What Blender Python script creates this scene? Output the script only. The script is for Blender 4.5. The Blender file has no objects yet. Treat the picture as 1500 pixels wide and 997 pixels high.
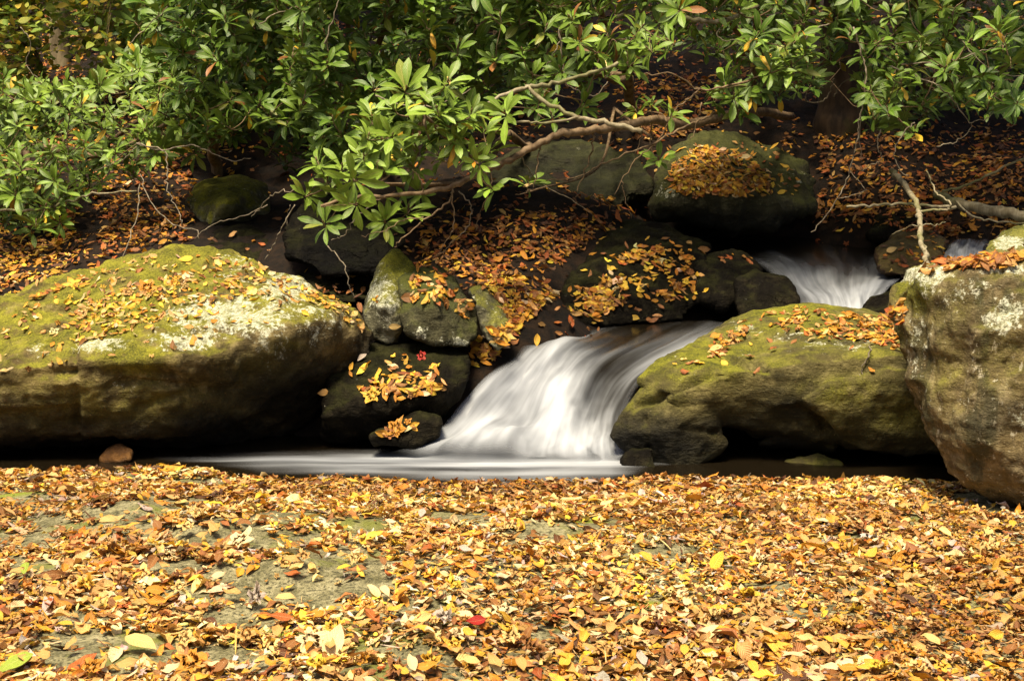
import bpy, bmesh, math, random
import numpy as np
from mathutils import Vector, Matrix
from mathutils.bvhtree import BVHTree

random.seed(7)
RNG = np.random.default_rng(7)
R = math.radians
scene = bpy.context.scene
COL = scene.collection

# ---------------------------------------------------------------- camera
F = 2060.0
PITCH = R(6.8)
CAMZ = 1.0
FW = np.array([0, math.cos(PITCH), -math.sin(PITCH)])
UP = np.array([0, math.sin(PITCH), math.cos(PITCH)])
RT = np.array([1.0, 0, 0])
CAM = np.array([0, 0, CAMZ])


def P(px, py, Y):
    """photograph pixel at the distance Y (metres north of the camera) -> world point"""
    d = FW + RT * ((px - 750) / F) + UP * (-(py - 498.5) / F)
    return CAM + d * (Y / d[1])


def proj(v):
    v = np.asarray(v, float) - CAM
    w = v @ FW
    w = np.where(np.abs(w) < 1e-6, 1e-6, w)
    return 750 + F * (v @ RT) / w, 498.5 - F * (v @ UP) / w


cd = bpy.data.cameras.new('camera')
cam = bpy.data.objects.new('camera', cd)
COL.objects.link(cam)
cam.location = CAM
cam.rotation_euler = (R(90) - PITCH, 0, 0)
cd.sensor_width = 36
cd.lens = 36 * F / 1500
cd.clip_end = 300
scene.camera = cam

# ---------------------------------------------------------------- numpy noise


def _hash(ix, iy, iz, seed):
    h = (ix * 374761393 + iy * 668265263 + iz * 2147483647 + seed * 1274126177) & 0xFFFFFFFF
    h = ((h ^ (h >> 13)) * 1274126177) & 0xFFFFFFFF
    h = h ^ (h >> 16)
    return (h & 0xFFFF) / 65535.0


def vnoise(p, seed=0):
    p = np.asarray(p, float)
    i = np.floor(p).astype(np.int64)
    f = p - i
    f = f * f * f * (f * (f * 6 - 15) + 10)
    r = 0
    for dx in (0, 1):
        wx = f[:, 0] if dx else 1 - f[:, 0]
        for dy in (0, 1):
            wy = f[:, 1] if dy else 1 - f[:, 1]
            for dz in (0, 1):
                wz = f[:, 2] if dz else 1 - f[:, 2]
                r = r + wx * wy * wz * _hash(i[:, 0] + dx, i[:, 1] + dy, i[:, 2] + dz, seed)
    return r * 2 - 1


def fbm(p, octv=4, seed=0, gain=0.5):
    p = np.asarray(p, float)
    a, r = 1.0, 0
    for k in range(octv):
        r = r + a * vnoise(p + 17.3 * k, seed + k)
        p = p * 2.03
        a *= gain
    return r


def ridged(p, octv=3, seed=0):
    p = np.asarray(p, float)
    a, r = 1.0, 0
    for k in range(octv):
        r = r + a * (1 - 2 * np.abs(vnoise(p + 9.1 * k, seed + k)))
        p = p * 2.1
        a *= .5
    return r


def sstep(a, b, x):
    t = np.clip((x - a) / (b - a), 0, 1)
    return t * t * (3 - 2 * t)


def in_poly(px, py, poly):
    px, py = np.asarray(px), np.asarray(py)
    r = np.zeros(px.shape, bool)
    n = len(poly)
    for i in range(n):
        x1, y1 = poly[i]
        x2, y2 = poly[(i + 1) % n]
        if y1 == y2:
            continue
        c = ((y1 > py) != (y2 > py)) & (px < (x2 - x1) * (py - y1) / (y2 - y1) + x1)
        r ^= c
    return r

# ---------------------------------------------------------------- object helpers


def tag(o, label=None, cat=None, group=None, kind=None):
    if label:
        o['label'] = label
    if cat:
        o['category'] = cat
    if group:
        o['group'] = group
    if kind:
        o['kind'] = kind
    return o


def link(name, me, mat=None, parent=None):
    o = bpy.data.objects.new(name, me)
    COL.objects.link(o)
    if mat is not None and me is not None:
        me.materials.append(mat)
    if parent is not None:
        o.parent = parent
    return o


def empty(name, loc):
    o = bpy.data.objects.new(name, None)
    COL.objects.link(o)
    o.location = loc
    o.empty_display_size = .1
    return o


def np_mesh(name, verts, faces, smooth=True, uv=None, col=None, attrs=None):
    """verts (n,3); faces (m,4) or (m,3) or list of arrays; uv per vertex (n,2); col per vertex (n,3)"""
    me = bpy.data.meshes.new(name)
    verts = np.asarray(verts, np.float32)
    fl = faces if isinstance(faces, list) else [faces]
    fl = [np.asarray(f, np.int32) for f in fl if len(f)]
    me.vertices.add(len(verts))
    me.vertices.foreach_set('co', verts.ravel())
    loops = np.concatenate([f.ravel() for f in fl])
    tot = np.concatenate([np.full(len(f), f.shape[1], np.int32) for f in fl])
    start = np.concatenate([[0], np.cumsum(tot)[:-1]]).astype(np.int32)
    me.loops.add(len(loops))
    me.loops.foreach_set('vertex_index', loops)
    me.polygons.add(len(tot))
    me.polygons.foreach_set('loop_start', start)
    me.polygons.foreach_set('loop_total', tot)
    me.polygons.foreach_set('use_smooth', np.full(len(tot), smooth, bool))
    if uv is not None:
        l = me.uv_layers.new(name='UVMap')
        l.data.foreach_set('uv', np.asarray(uv, np.float32)[loops].ravel())
    if col is not None:
        a = me.attributes.new('leafcol', 'FLOAT_COLOR', 'POINT')
        c = np.ones((len(verts), 4), np.float32)
        c[:, :3] = col
        a.data.foreach_set('color', c.ravel())
    for k, v in (attrs or {}).items():
        a = me.attributes.new(k, 'FLOAT', 'POINT')
        a.data.foreach_set('value', np.asarray(v, np.float32))
    me.update(calc_edges=True)
    me.validate()
    return me


def get_co(me):
    a = np.empty(len(me.vertices) * 3, np.float32)
    me.vertices.foreach_get('co', a)
    return a.reshape(-1, 3).astype(float)


def get_no(me):
    a = np.empty(len(me.vertices) * 3, np.float32)
    me.vertex_normals.foreach_get('vector', a)
    return a.reshape(-1, 3).astype(float)


def tube(pts, radii, n=7):
    pts = np.asarray(pts, float)
    radii = np.asarray(radii, float)
    t = np.gradient(pts, axis=0)
    t /= np.linalg.norm(t, axis=1)[:, None] + 1e-9
    ref = np.array([0.31, 0.2, 0.93])
    a = np.cross(t, ref)
    a /= np.linalg.norm(a, axis=1)[:, None] + 1e-9
    b = np.cross(t, a)
    ang = np.linspace(0, 2 * np.pi, n, endpoint=False)
    ring = (a[:, None, :] * np.cos(ang)[None, :, None] + b[:, None, :] * np.sin(ang)[None, :, None]) * radii[:, None, None]
    v = (pts[:, None, :] + ring).reshape(-1, 3)
    m = len(pts)
    i = np.arange(m - 1)[:, None] * n
    j = np.arange(n)[None, :]
    j2 = (j + 1) % n
    f = np.stack([i + j, i + j2, i + n + j2, i + n + j], -1).reshape(-1, 4)
    v = np.vstack([v, pts[:1], pts[-1:]])
    c0, c1 = m * n, m * n + 1
    jj = np.arange(n)
    f3 = np.vstack([np.stack([np.full(n, c0), (jj + 1) % n, jj], -1),
                    np.stack([np.full(n, c1), (m - 1) * n + jj, (m - 1) * n + (jj + 1) % n], -1)])
    return v, f, f3


class MB:
    def __init__(s):
        s.v, s.f4, s.f3, s.n = [], [], [], 0

    def add(s, v, f4=None, f3=None):
        s.v.append(v)
        if f4 is not None and len(f4):
            s.f4.append(np.asarray(f4) + s.n)
        if f3 is not None and len(f3):
            s.f3.append(np.asarray(f3) + s.n)
        s.n += len(v)

    def tube(s, pts, radii, n=7):
        s.add(*tube(pts, radii, n))

    def mesh(s, name, **k):
        fl = []
        if s.f4:
            fl.append(np.vstack(s.f4))
        if s.f3:
            fl.append(np.vstack(s.f3))
        return np_mesh(name, np.vstack(s.v), fl, **k)


def catmull(pts, per=6):
    p = np.asarray(pts, float)
    if len(p) < 2:
        return p
    q = np.vstack([2 * p[0] - p[1], p, 2 * p[-1] - p[-2]])
    out = []
    for i in range(1, len(q) - 2):
        for k in range(per):
            t = k / per
            out.append(.5 * (2 * q[i] + (q[i + 1] - q[i - 1]) * t + (2 * q[i - 1] - 5 * q[i] + 4 * q[i + 1] - q[i + 2]) * t * t
                             + (3 * q[i] - q[i - 1] - 3 * q[i + 1] + q[i + 2]) * t ** 3))
    out.append(p[-1])
    return np.array(out)

# ---------------------------------------------------------------- materials


class NT:
    def __init__(s, name):
        s.m = bpy.data.materials.new(name)
        s.m.use_nodes = True
        s.t = s.m.node_tree
        s.t.nodes.clear()
        s.out = s.t.nodes.new('ShaderNodeOutputMaterial')

    def n(s, typ, **k):
        nd = s.t.nodes.new(typ)
        for a, b in k.items():
            if a.startswith('i_'):
                nd.inputs[a[2:].replace('_', ' ')].default_value = b
            else:
                setattr(nd, a, b)
        return nd

    def l(s, a, b):
        s.t.links.new(a, b)

    def inp(s, sock, v):
        if hasattr(v, 'is_output'):
            s.l(v, sock)
        else:
            sock.default_value = v

    def math(s, op, a, b=0.0, clamp=False):
        nd = s.n('ShaderNodeMath', operation=op, use_clamp=clamp)
        s.inp(nd.inputs[0], a)
        s.inp(nd.inputs[1], b)
        return nd.outputs[0]

    def step(s, x, a, b):
        nd = s.n('ShaderNodeMapRange', interpolation_type='SMOOTHSTEP')
        s.inp(nd.inputs['Value'], x)
        nd.inputs['From Min'].default_value = a
        nd.inputs['From Max'].default_value = b
        return nd.outputs['Result']

    def mix(s, f, a, b, mode='MIX'):
        nd = s.n('ShaderNodeMix', data_type='RGBA', blend_type=mode)
        s.inp(nd.inputs['Factor'], f)
        s.inp(nd.inputs['A'], (*a, 1) if isinstance(a, tuple) else a)
        s.inp(nd.inputs['B'], (*b, 1) if isinstance(b, tuple) else b)
        return nd.outputs['Result']

    def noise(s, vec, scale, detail=4, rough=.55, lac=2.0):
        nd = s.n('ShaderNodeTexNoise')
        s.l(vec, nd.inputs['Vector'])
        nd.inputs['Scale'].default_value = scale
        nd.inputs['Detail'].default_value = detail
        nd.inputs['Roughness'].default_value = rough
        return nd.outputs['Fac']

    def scale(s, vec, sc, rot=(0, 0, 0)):
        nd = s.n('ShaderNodeMapping')
        s.l(vec, nd.inputs['Vector'])
        nd.inputs['Scale'].default_value = sc
        nd.inputs['Rotation'].default_value = rot
        return nd.outputs['Vector']

    def bump(s, h, strength, dist, normal=None):
        nd = s.n('ShaderNodeBump')
        s.l(h, nd.inputs['Height'])
        nd.inputs['Strength'].default_value = strength
        nd.inputs['Distance'].default_value = dist
        if normal is not None:
            s.l(normal, nd.inputs['Normal'])
        return nd.outputs['Normal']

    def attr(s, name):
        return s.n('ShaderNodeAttribute', attribute_name=name)


def rock_material(name, dark, mid, light, moss=.5, moss_lo=.2, moss_hi=.75, lichen=.0, rough=.85,
                  mossc=((.05, .052, .006), (.24, .23, .018)), speck=.5, wet_shade=.2, spec=.22, cracks=.0, streak=.0):
    t = NT(name)
    co = t.n('ShaderNodeTexCoord').outputs['Object']
    geo = t.n('ShaderNodeNewGeometry')
    nz = t.n('ShaderNodeSeparateXYZ')
    t.l(geo.outputs['Normal'], nz.inputs[0])
    big = t.noise(co, 3.2, 6, .62)
    med = t.noise(co, 14, 6, .65)
    fine = t.noise(co, 85, 5, .7)
    strat = t.noise(t.scale(co, (2.2, 2.2, 9), (.25, .12, 0)), 3, 5, .65)
    c = t.mix(t.step(big, .32, .68), dark, mid)
    c = t.mix(t.math('MULTIPLY', t.step(med, .47, .72), .8), c, light)
    c = t.mix(t.math('MULTIPLY', t.step(strat, .5, .68), .55), c, tuple(x * .55 for x in dark))
    c = t.mix(t.math('MULTIPLY', t.step(fine, .42, .3), .75), c, tuple(x * .35 for x in dark))
    c = t.mix(t.math('MULTIPLY', t.step(fine, .58, .72), speck), c, tuple(min(1, x * 1.9) for x in light))
    if streak:  # dark algae runs down the face
        dr = t.noise(t.scale(co, (1, 1, .13)), 13, 5, .65)
        c = t.mix(t.math('MULTIPLY', t.step(dr, .47, .62), streak), c, (.035, .034, .014))
        sk = t.noise(t.scale(co, (1, 1, .45)), 38, 4, .75)
        c = t.mix(t.math('MULTIPLY', t.step(sk, .6, .68), .7), c, (.5, .45, .32))
    # moss
    mn = t.noise(co, 6.5, 7, .68)
    mf = t.noise(co, 150, 3, .7)
    ms = t.math('ADD', nz.outputs['Z'], t.math('MULTIPLY', t.math('SUBTRACT', mn, .5), 2.4))
    mfac = t.math('MULTIPLY', t.step(ms, moss_lo, moss_hi), moss)
    mfac = t.math('ADD', mfac, t.math('MULTIPLY', t.attr('moss').outputs['Fac'], t.step(mn, .3, .62)), True)
    mc = t.mix(t.step(t.math('ADD', t.math('MULTIPLY', mf, .5), t.math('MULTIPLY', med, .5)), .35, .66), *mossc)
    c = t.mix(mfac, c, mc)
    # lichen crust
    ln = t.noise(co, 9, 8, .75)
    lf = t.noise(co, 42, 6, .8)
    ls = t.math('ADD', t.math('MULTIPLY', ln, .55), t.math('MULTIPLY', lf, .45))
    lat = t.attr('lichen').outputs['Fac']
    lfac = t.step(t.math('ADD', ls, t.math('MULTIPLY', t.math('ADD', lat, lichen), .19)), .61, .67)
    lc = t.mix(t.step(lf, .4, .62), (.27, .28, .17), (.66, .66, .50))
    lfac = t.math('MULTIPLY', lfac, t.step(t.noise(co, 120, 3, .7), .3, .55))
    c = t.mix(t.math('MULTIPLY', lfac, .88), c, lc)
    # hairline cracks
    dv = t.n('ShaderNodeVectorMath', operation='ADD')
    wv = t.n('ShaderNodeTexNoise')
    t.l(co, wv.inputs['Vector'])
    wv.inputs['Scale'].default_value = 5
    wv.inputs['Detail'].default_value = 4
    sv = t.n('ShaderNodeVectorMath', operation='SCALE')
    t.l(wv.outputs['Color'], sv.inputs[0])
    sv.inputs['Scale'].default_value = .35
    t.l(co, dv.inputs[0])
    t.l(sv.outputs[0], dv.inputs[1])
    vo = t.n('ShaderNodeTexVoronoi', feature='DISTANCE_TO_EDGE')
    t.l(t.scale(dv.outputs[0], (1, 1, 1.9), (.3, .25, 0)), vo.inputs['Vector'])
    vo.inputs['Scale'].default_value = 3.2
    crack = t.math('MULTIPLY', t.step(vo.outputs['Distance'], .018, .0), t.math('MULTIPLY', t.step(big, .5, .6), cracks))
    c = t.mix(t.math('MULTIPLY', crack, .75), c, tuple(x * .3 for x in dark))
    # damp rock; the same darkening also paints shade under and behind boulders
    wet = t.attr('wet').outputs['Fac']
    c = t.mix(wet, c, t.mix(1.0, c, (wet_shade, wet_shade, wet_shade), 'MULTIPLY'))
    b = t.n('ShaderNodeBsdfPrincipled')
    t.l(c, b.inputs['Base Color'])
    t.inp(b.inputs['Roughness'], t.math('SUBTRACT', rough, t.math('MULTIPLY', wet, .12)))
    b.inputs['Specular IOR Level'].default_value = spec
    h = t.math('ADD', t.math('MULTIPLY', med, 1.0), t.math('MULTIPLY', fine, .35))
    h = t.math('ADD', h, t.math('MULTIPLY', strat, .8))
    h = t.math('SUBTRACT', h, t.math('MULTIPLY', crack, .8))
    nrm = t.bump(h, .9, .028)
    nrm = t.bump(t.math('ADD', t.math('MULTIPLY', mf, mfac), t.math('MULTIPLY', lf, .8)), .6, .008, nrm)
    t.l(nrm, b.inputs['Normal'])
    t.l(b.outputs[0], t.out.inputs[0])
    return t.m


def ground_material():
    t = NT('bank_ground')
    co = t.n('ShaderNodeTexCoord').outputs['Object']
    big = t.noise(co, 2.2, 5, .6)
    med = t.noise(co, 16, 6, .66)
    fine = t.noise(co, 110, 5, .72)
    c = t.mix(t.step(med, .35, .65), (.11, .10, .045), (.28, .25, .135))
    c = t.mix(t.math('MULTIPLY', t.step(fine, .52, .40), .85), c, (.04, .038, .022))
    c = t.mix(t.math('MULTIPLY', t.step(fine, .58, .7), .5), c, (.36, .35, .27))
    c = t.mix(t.math('MULTIPLY', t.step(t.noise(co, 4.5, 6, .7), .52, .66), .8), c, (.13, .14, .02))
    c = t.mix(t.math('MULTIPLY', t.attr('moss').outputs['Fac'], .9), c, (.17, .2, .015))
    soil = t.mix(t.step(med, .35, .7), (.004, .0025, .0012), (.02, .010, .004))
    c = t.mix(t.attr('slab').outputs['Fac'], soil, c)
    b = t.n('ShaderNodeBsdfPrincipled')
    t.l(c, b.inputs['Base Color'])
    b.inputs['Roughness'].default_value = .9
    b.inputs['Specular IOR Level'].default_value = .2
    h = t.math('ADD', med, t.math('MULTIPLY', fine, .4))
    t.l(t.bump(h, .8, .02), b.inputs['Normal'])
    t.l(b.outputs[0], t.out.inputs[0])
    return t.m


def leaf_material(name, rough=.6, transl=.25, spec=.3, vein=.35, blotch=.5, under=None, bumps=.4):
    t = NT(name)
    ca = t.attr('leafcol').outputs['Color']
    uv = t.n('ShaderNodeTexCoord').outputs['UV']
    sp = t.n('ShaderNodeSeparateXYZ')
    t.l(uv, sp.inputs[0])
    u = t.math('ABSOLUTE', t.math('SUBTRACT', sp.outputs['X'], .5))
    mid = t.step(u, .045, .015)
    side = t.math('SINE', t.math('MULTIPLY', t.math('SUBTRACT', sp.outputs['Y'], t.math('MULTIPLY', u, .55)), 62.0))
    pos = t.n('ShaderNodeTexCoord').outputs['Object']
    nn = t.noise(pos, 55, 4, .65)
    c = t.mix(t.math('MULTIPLY', t.step(nn, .44, .7), blotch), ca, t.mix(1.0, ca, (.42, .30, .22), 'MULTIPLY'))
    c = t.mix(t.math('MULTIPLY', mid, vein), c, t.mix(.5, c, (.75, .6, .3)))
    c = t.mix(t.math('MULTIPLY', t.step(side, .55, 1.0), vein * .4), c, t.mix(1.0, c, (.6, .55, .5), 'MULTIPLY'))
    if under:
        bf = t.n('ShaderNodeNewGeometry').outputs['Backfacing']
        c = t.mix(bf, c, t.mix(.6, c, under))
    b = t.n('ShaderNodeBsdfPrincipled')
    t.l(c, b.inputs['Base Color'])
    b.inputs['Roughness'].default_value = rough
    b.inputs['Specular IOR Level'].default_value = spec
    h = t.math('ADD', t.math('MULTIPLY', side, .3), t.math('ADD', t.math('MULTIPLY', mid, -1.0), nn))
    t.l(t.bump(h, bumps, .004), b.inputs['Normal'])
    tr = t.n('ShaderNodeBsdfTranslucent')
    t.l(t.mix(1.0, c, (1.0, .95, .55), 'MULTIPLY'), tr.inputs['Color'])
    mx = t.n('ShaderNodeMixShader')
    mx.inputs[0].default_value = transl
    t.l(b.outputs[0], mx.inputs[1])
    t.l(tr.outputs[0], mx.inputs[2])
    t.l(mx.outputs[0], t.out.inputs[0])
    return t.m


def bark_material(name, a, b_, sc=30, moss=.0):
    t = NT(name)
    co = t.n('ShaderNodeTexCoord').outputs['Object']
    n1 = t.noise(t.scale(co, (1, 1, .3)), sc, 5, .65)
    n2 = t.noise(co, 9, 4, .6)
    c = t.mix(t.step(n1, .35, .65), a, b_)
    c = t.mix(t.math('MULTIPLY', t.step(n2, .5, .7), .5), c, tuple(x * .5 for x in a))
    if moss:
        c = t.mix(t.math('MULTIPLY', t.step(t.noise(co, 5, 4), .48, .62), moss), c, (.10, .11, .02))
    b = t.n('ShaderNodeBsdfPrincipled')
    t.l(c, b.inputs['Base Color'])
    b.inputs['Roughness'].default_value = .8
    b.inputs['Specular IOR Level'].default_value = .25
    t.l(t.bump(n1, .7, .006), b.inputs['Normal'])
    t.l(b.outputs[0], t.out.inputs[0])
    return t.m


def water_material(name='stream_water'):
    t = NT(name)
    uv = t.n('ShaderNodeTexCoord').outputs['UV']
    foam = t.attr('foam').outputs['Fac']
    alpha = t.attr('cover').outputs['Fac']
    s1 = t.noise(t.scale(uv, (6.5, 1.0, 1)), 1.0, 3, .5)
    s2 = t.noise(t.scale(uv, (22, 1.6, 1)), 1.0, 3, .5)
    s3 = t.noise(t.scale(uv, (5, 3.0, 1)), 1.0, 3, .5)
    st = t.math('ADD', t.math('ADD', t.math('MULTIPLY', s1, .45), t.math('MULTIPLY', s2, .15)), t.math('MULTIPLY', s3, .40))
    f = t.math('ADD', foam, t.math('MULTIPLY', t.math('SUBTRACT', st, .5), 1.25))
    f = t.math('MULTIPLY', t.step(f, .02, 1.12), t.step(foam, .0, .12))
    dk = t.n('ShaderNodeBsdfPrincipled')
    dk.inputs['Base Color'].default_value = (.007, .005, .0025, 1)
    dk.inputs['Roughness'].default_value = .22
    dk.inputs['Specular IOR Level'].default_value = .22
    wh = t.n('ShaderNodeBsdfPrincipled')
    wc = t.mix(t.step(st, .36, .6), (.14, .15, .165), (.385, .405, .43))
    t.l(wc, wh.inputs['Base Color'])
    wh.inputs['Roughness'].default_value = .7
    wh.inputs['Specular IOR Level'].default_value = .15
    nb = t.bump(t.math('ADD', t.math('MULTIPLY', s1, .8), t.math('MULTIPLY', s3, .5)), .35, .05)
    t.l(nb, wh.inputs['Normal'])
    t.l(t.bump(s3, .15, .03), dk.inputs['Normal'])
    mx = t.n('ShaderNodeMixShader')
    t.l(f, mx.inputs[0])
    t.l(dk.outputs[0], mx.inputs[1])
    t.l(wh.outputs[0], mx.inputs[2])
    tp = t.n('ShaderNodeBsdfTransparent')
    m2 = t.n('ShaderNodeMixShader')
    t.l(alpha, m2.inputs[0])
    t.l(tp.outputs[0], m2.inputs[1])
    t.l(mx.outputs[0], m2.inputs[2])
    t.l(m2.outputs[0], t.out.inputs[0])
    return t.m


M_ROCK_SUN = rock_material('mossy_boulder_stone', (.045, .032, .011), (.14, .10, .034), (.29, .225, .10), moss=.95, moss_lo=.4, moss_hi=1.15, wet_shade=.10,
                           mossc=((.06, .06, .006), (.28, .26, .022)))
M_ROCK_BROWN = rock_material('brown_mossy_stone', (.035, .029, .009), (.095, .078, .024), (.20, .165, .065), moss=.75, moss_lo=.6, moss_hi=1.25, wet_shade=.12)
M_ROCK_GREY = rock_material('lichen_spotted_stone', (.06, .043, .018), (.16, .118, .05), (.31, .25, .14), moss=.55, moss_lo=.3, moss_hi=1.1, lichen=.05, speck=.6, streak=.75)
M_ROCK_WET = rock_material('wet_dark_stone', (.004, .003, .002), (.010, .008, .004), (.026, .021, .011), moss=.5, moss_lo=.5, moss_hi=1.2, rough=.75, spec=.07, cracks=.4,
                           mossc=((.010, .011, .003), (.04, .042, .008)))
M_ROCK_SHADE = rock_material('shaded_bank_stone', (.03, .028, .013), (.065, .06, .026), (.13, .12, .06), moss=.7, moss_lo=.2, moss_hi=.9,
                             mossc=((.03, .036, .006), (.085, .09, .014)))  # darker stone and moss with the bank's shade put into the colour
M_ROCK_PALE = rock_material('pale_lichen_stone', (.06, .055, .03), (.15, .14, .08), (.3, .29, .2), moss=.8, moss_lo=.1, moss_hi=.8, lichen=.2)
M_GROUND = ground_material()
M_LITTER = leaf_material('dry_leaf', rough=.55, transl=.18, spec=.3, vein=.3, blotch=.55)
M_GREEN = leaf_material('rhododendron_leaf', rough=.40, transl=.09, spec=.3, vein=.4, blotch=.25, under=(.10, .15, .035), bumps=.25)
M_THIN = leaf_material('soft_green_leaf', rough=.55, transl=.4, spec=.3, vein=.2, blotch=.2)
M_BARK = bark_material('rhododendron_bark', (.10, .062, .03), (.21, .145, .08), 40)
M_TWIG = bark_material('grey_twig_bark', (.10, .078, .05), (.235, .195, .135), 50)
M_BIRCH = bark_material('pale_branch_bark', (.15, .12, .065), (.29, .25, .16), 40, .5)
M_TRUNK = bark_material('tree_bark', (.10, .075, .04), (.24, .19, .11), 14, .5)
M_TRUNKD = bark_material('dark_tree_bark', (.022, .014, .008), (.06, .036, .018), 14, .2)
M_WATER = water_material()

# ---------------------------------------------------------------- ground


def X(px, Y):
    return (px - 750) / F * Y


_ep = [-400, 0, 150, 300, 380, 600, 900, 1000, 1100, 1300, 1400, 1500, 1800]
_ey = [4.84, 4.84, 4.86, 4.78, 4.70, 4.65, 4.67, 4.68, 4.74, 4.74, 4.70, 4.60, 4.55]
EDGE_X = np.array([X(p, y) for p, y in zip(_ep, _ey)])
EDGE_Y = np.array(_ey)


def edge_y(x):
    return np.interp(x, EDGE_X, EDGE_Y) + .05 * fbm(np.stack([x * 3.5, x * 0, x * 0], -1), 4, 5)


far_pts = []
for px, py, Y in [(-100, 430, 6.5), (50, 425, 6.5), (-100, 340, 7.5), (50, 335, 7.6), (200, 330, 7.5), (200, 230, 8.6), (330, 350, 7.0), (450, 385, 6.5), (500, 310, 7.6),
                  (700, 435, 5.9), (790, 440, 6.0), (800, 330, 6.9), (650, 345, 6.8), (880, 300, 7.3), (560, 400, 6.4), (640, 420, 6.1),
                  (760, 480, 5.75), (950, 150, 9.0), (700, 200, 8.6), (1400, 230, 8.2), (1300, 262, 8.0), (1480, 200, 8.6), (1200, 200, 8.6),
                  (1480, 330, 7.4), (1410, 395, 6.9), (1560, 300, 7.2), (300, 120, 10.0), (-100, 200, 9.0), (60, 180, 9.4), (1000, 195, 8.6)]:
    far_pts.append(P(px, py, Y))
for x, y, z in [(-3, 4.6, -.3), (-2, 4.8, -.3), (-1, 4.8, -.32), (0, 4.8, -.32), (1, 4.8, -.25), (1.5, 5, -.15), (2.2, 4.8, -.1), (-2, 5.3, -.25), (-1, 5.3, -.25),
                (-.4, 5.3, -.2), (.1, 5.2, -.2), (.25, 5.6, .12), (.5, 5.9, .15), (.7, 6.3, .18), (1.1, 6.2, .2), (1.3, 6.7, .25), (1.5, 7.2, .38), (1.4, 7.8, .5),
                (1.0, 7.8, .55), (2.0, 7.6, .55), (2.2, 6.0, .25), (3.2, 5.5, .2), (-2, 5.9, .15), (-1.2, 5.9, .12), (-.7, 5.8, .15),
                (-6, 5, .2), (-6, 8, 1.2), (6, 5, .3), (6, 8, 1.6), (0, 11, 2.1), (-5, 11, 2.0), (5, 11, 2.4), (0, 15, 4.2), (-9, 15, 4.2), (9, 15, 4.4),
                (0, 25, 10), (-20, 25, 10), (20, 25, 10), (0, 45, 22), (-40, 45, 22), (40, 45, 22), (-30, 5, 3), (30, 5, 3)]:
    far_pts.append(np.array([x, y, z]))
far_pts = np.array(far_pts)


def _tps_k(r2):
    return np.where(r2 > 1e-12, .5 * r2 * np.log(r2 + 1e-12), 0)


_n = len(far_pts)
_d2 = ((far_pts[:, None, :2] - far_pts[None, :, :2]) ** 2).sum(-1)
_A = np.zeros((_n + 3, _n + 3))
_A[:_n, :_n] = _tps_k(_d2) + np.eye(_n) * .002
_A[:_n, _n] = 1
_A[:_n, _n + 1:] = far_pts[:, :2]
_A[_n, :_n] = 1
_A[_n + 1:, :_n] = far_pts[:, :2].T
_W = np.linalg.solve(_A, np.concatenate([far_pts[:, 2], [0, 0, 0]]))

HUMPS = [(185, 765, .16, .09, .05), (330, 795, .2, .1, .04), (400, 850, .22, .1, .035), (130, 960, .2, .08, .03), (590, 985, .15, .05, .03),
         (535, 775, .1, .06, .02), (800, 785, .15, .07, .02), (60, 730, .2, .08, .03)]


def gxy(px, py):
    d = FW + RT * ((px - 750) / F) + UP * (-(py - 498.5) / F)
    t = -CAMZ / d[2]
    return CAM[0] + d[0] * t, CAM[1] + d[1] * t


HUMPS_W = [(*gxy(a, b), c, d, e) for a, b, c, d, e in HUMPS]


def slab_z(x, y):
    p = np.stack([x, y, x * 0], -1)
    near = sstep(.15, .9, edge_y(x) - y)
    z = (.03 * fbm(p * 1.1, 3, 11) + .01 * fbm(p * 5, 3, 21)) * (.25 + .75 * near) - .042 + .04 * near
    for hx, hy, sx, sy, a in HUMPS_W:
        z = z + a * np.exp(-((x - hx) / sx) ** 2 - ((y - hy) / sy) ** 2)
    return z


def ground_z(x, y):
    x, y = np.asarray(x, float), np.asarray(y, float)
    far = np.empty(len(x))
    for s in range(0, len(x), 20000):
        e = slice(s, s + 20000)
        r2 = (x[e, None] - far_pts[None, :, 0]) ** 2 + (y[e, None] - far_pts[None, :, 1]) ** 2
        far[e] = _tps_k(r2) @ _W[:_n] + _W[_n] + _W[_n + 1] * x[e] + _W[_n + 2] * y[e]
    p = np.stack([x, y, x * 0], -1)
    far = far + .05 * fbm(p * 2.5, 5, 31, .6)
    s = sstep(-.02, .22, y - edge_y(x))
    return slab_z(x, y) * (1 - s) + far * s


def slab_mask(x, y):
    return 1 - sstep(.0, .1, y - edge_y(x))


xs = np.unique(np.round(np.concatenate([np.arange(-2.6, 2.601, .026), np.arange(2.6, 6, .15), -np.arange(2.6, 6, .15), np.arange(6, 41, 2.0), -np.arange(6, 41, 2.0)]), 4))
ys = np.unique(np.round(np.concatenate([np.arange(-14, 1.8, .8), np.arange(1.8, 6.0, .026), np.arange(6, 10, .06), np.arange(10, 16, .3), np.arange(16, 46, 2.0)]), 4))
gx, gy = np.meshgrid(xs, ys)
gx, gy = gx.ravel(), gy.ravel()
gz = ground_z(gx, gy)
nx, ny = len(xs), len(ys)
ii = (np.arange(ny - 1)[:, None] * nx + np.arange(nx - 1)[None, :]).ravel()
gf = np.stack([ii, ii + 1, ii + nx + 1, ii + nx], -1)
gm = np.zeros(len(gx))
for a, b, sx, sy in [(30, 728, .12, .05), (175, 697, .12, .05), (230, 700, .1, .03), (1070, 765, .1, .04), (1345, 765, .15, .05), (1495, 787, .1, .05), (1140, 810, .1, .03),
                     (840, 765, .12, .06), (960, 885, .1, .04), (20, 985, .1, .05), (470, 790, .1, .05), (540, 925, .06, .03), (390, 920, .1, .04)]:
    hx, hy = gxy(a, b)
    gm = np.maximum(gm, np.exp(-((gx - hx) / sx) ** 2 - ((gy - hy) / sy) ** 2))
gv = np.stack([gx, gy, gz], -1)
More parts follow.
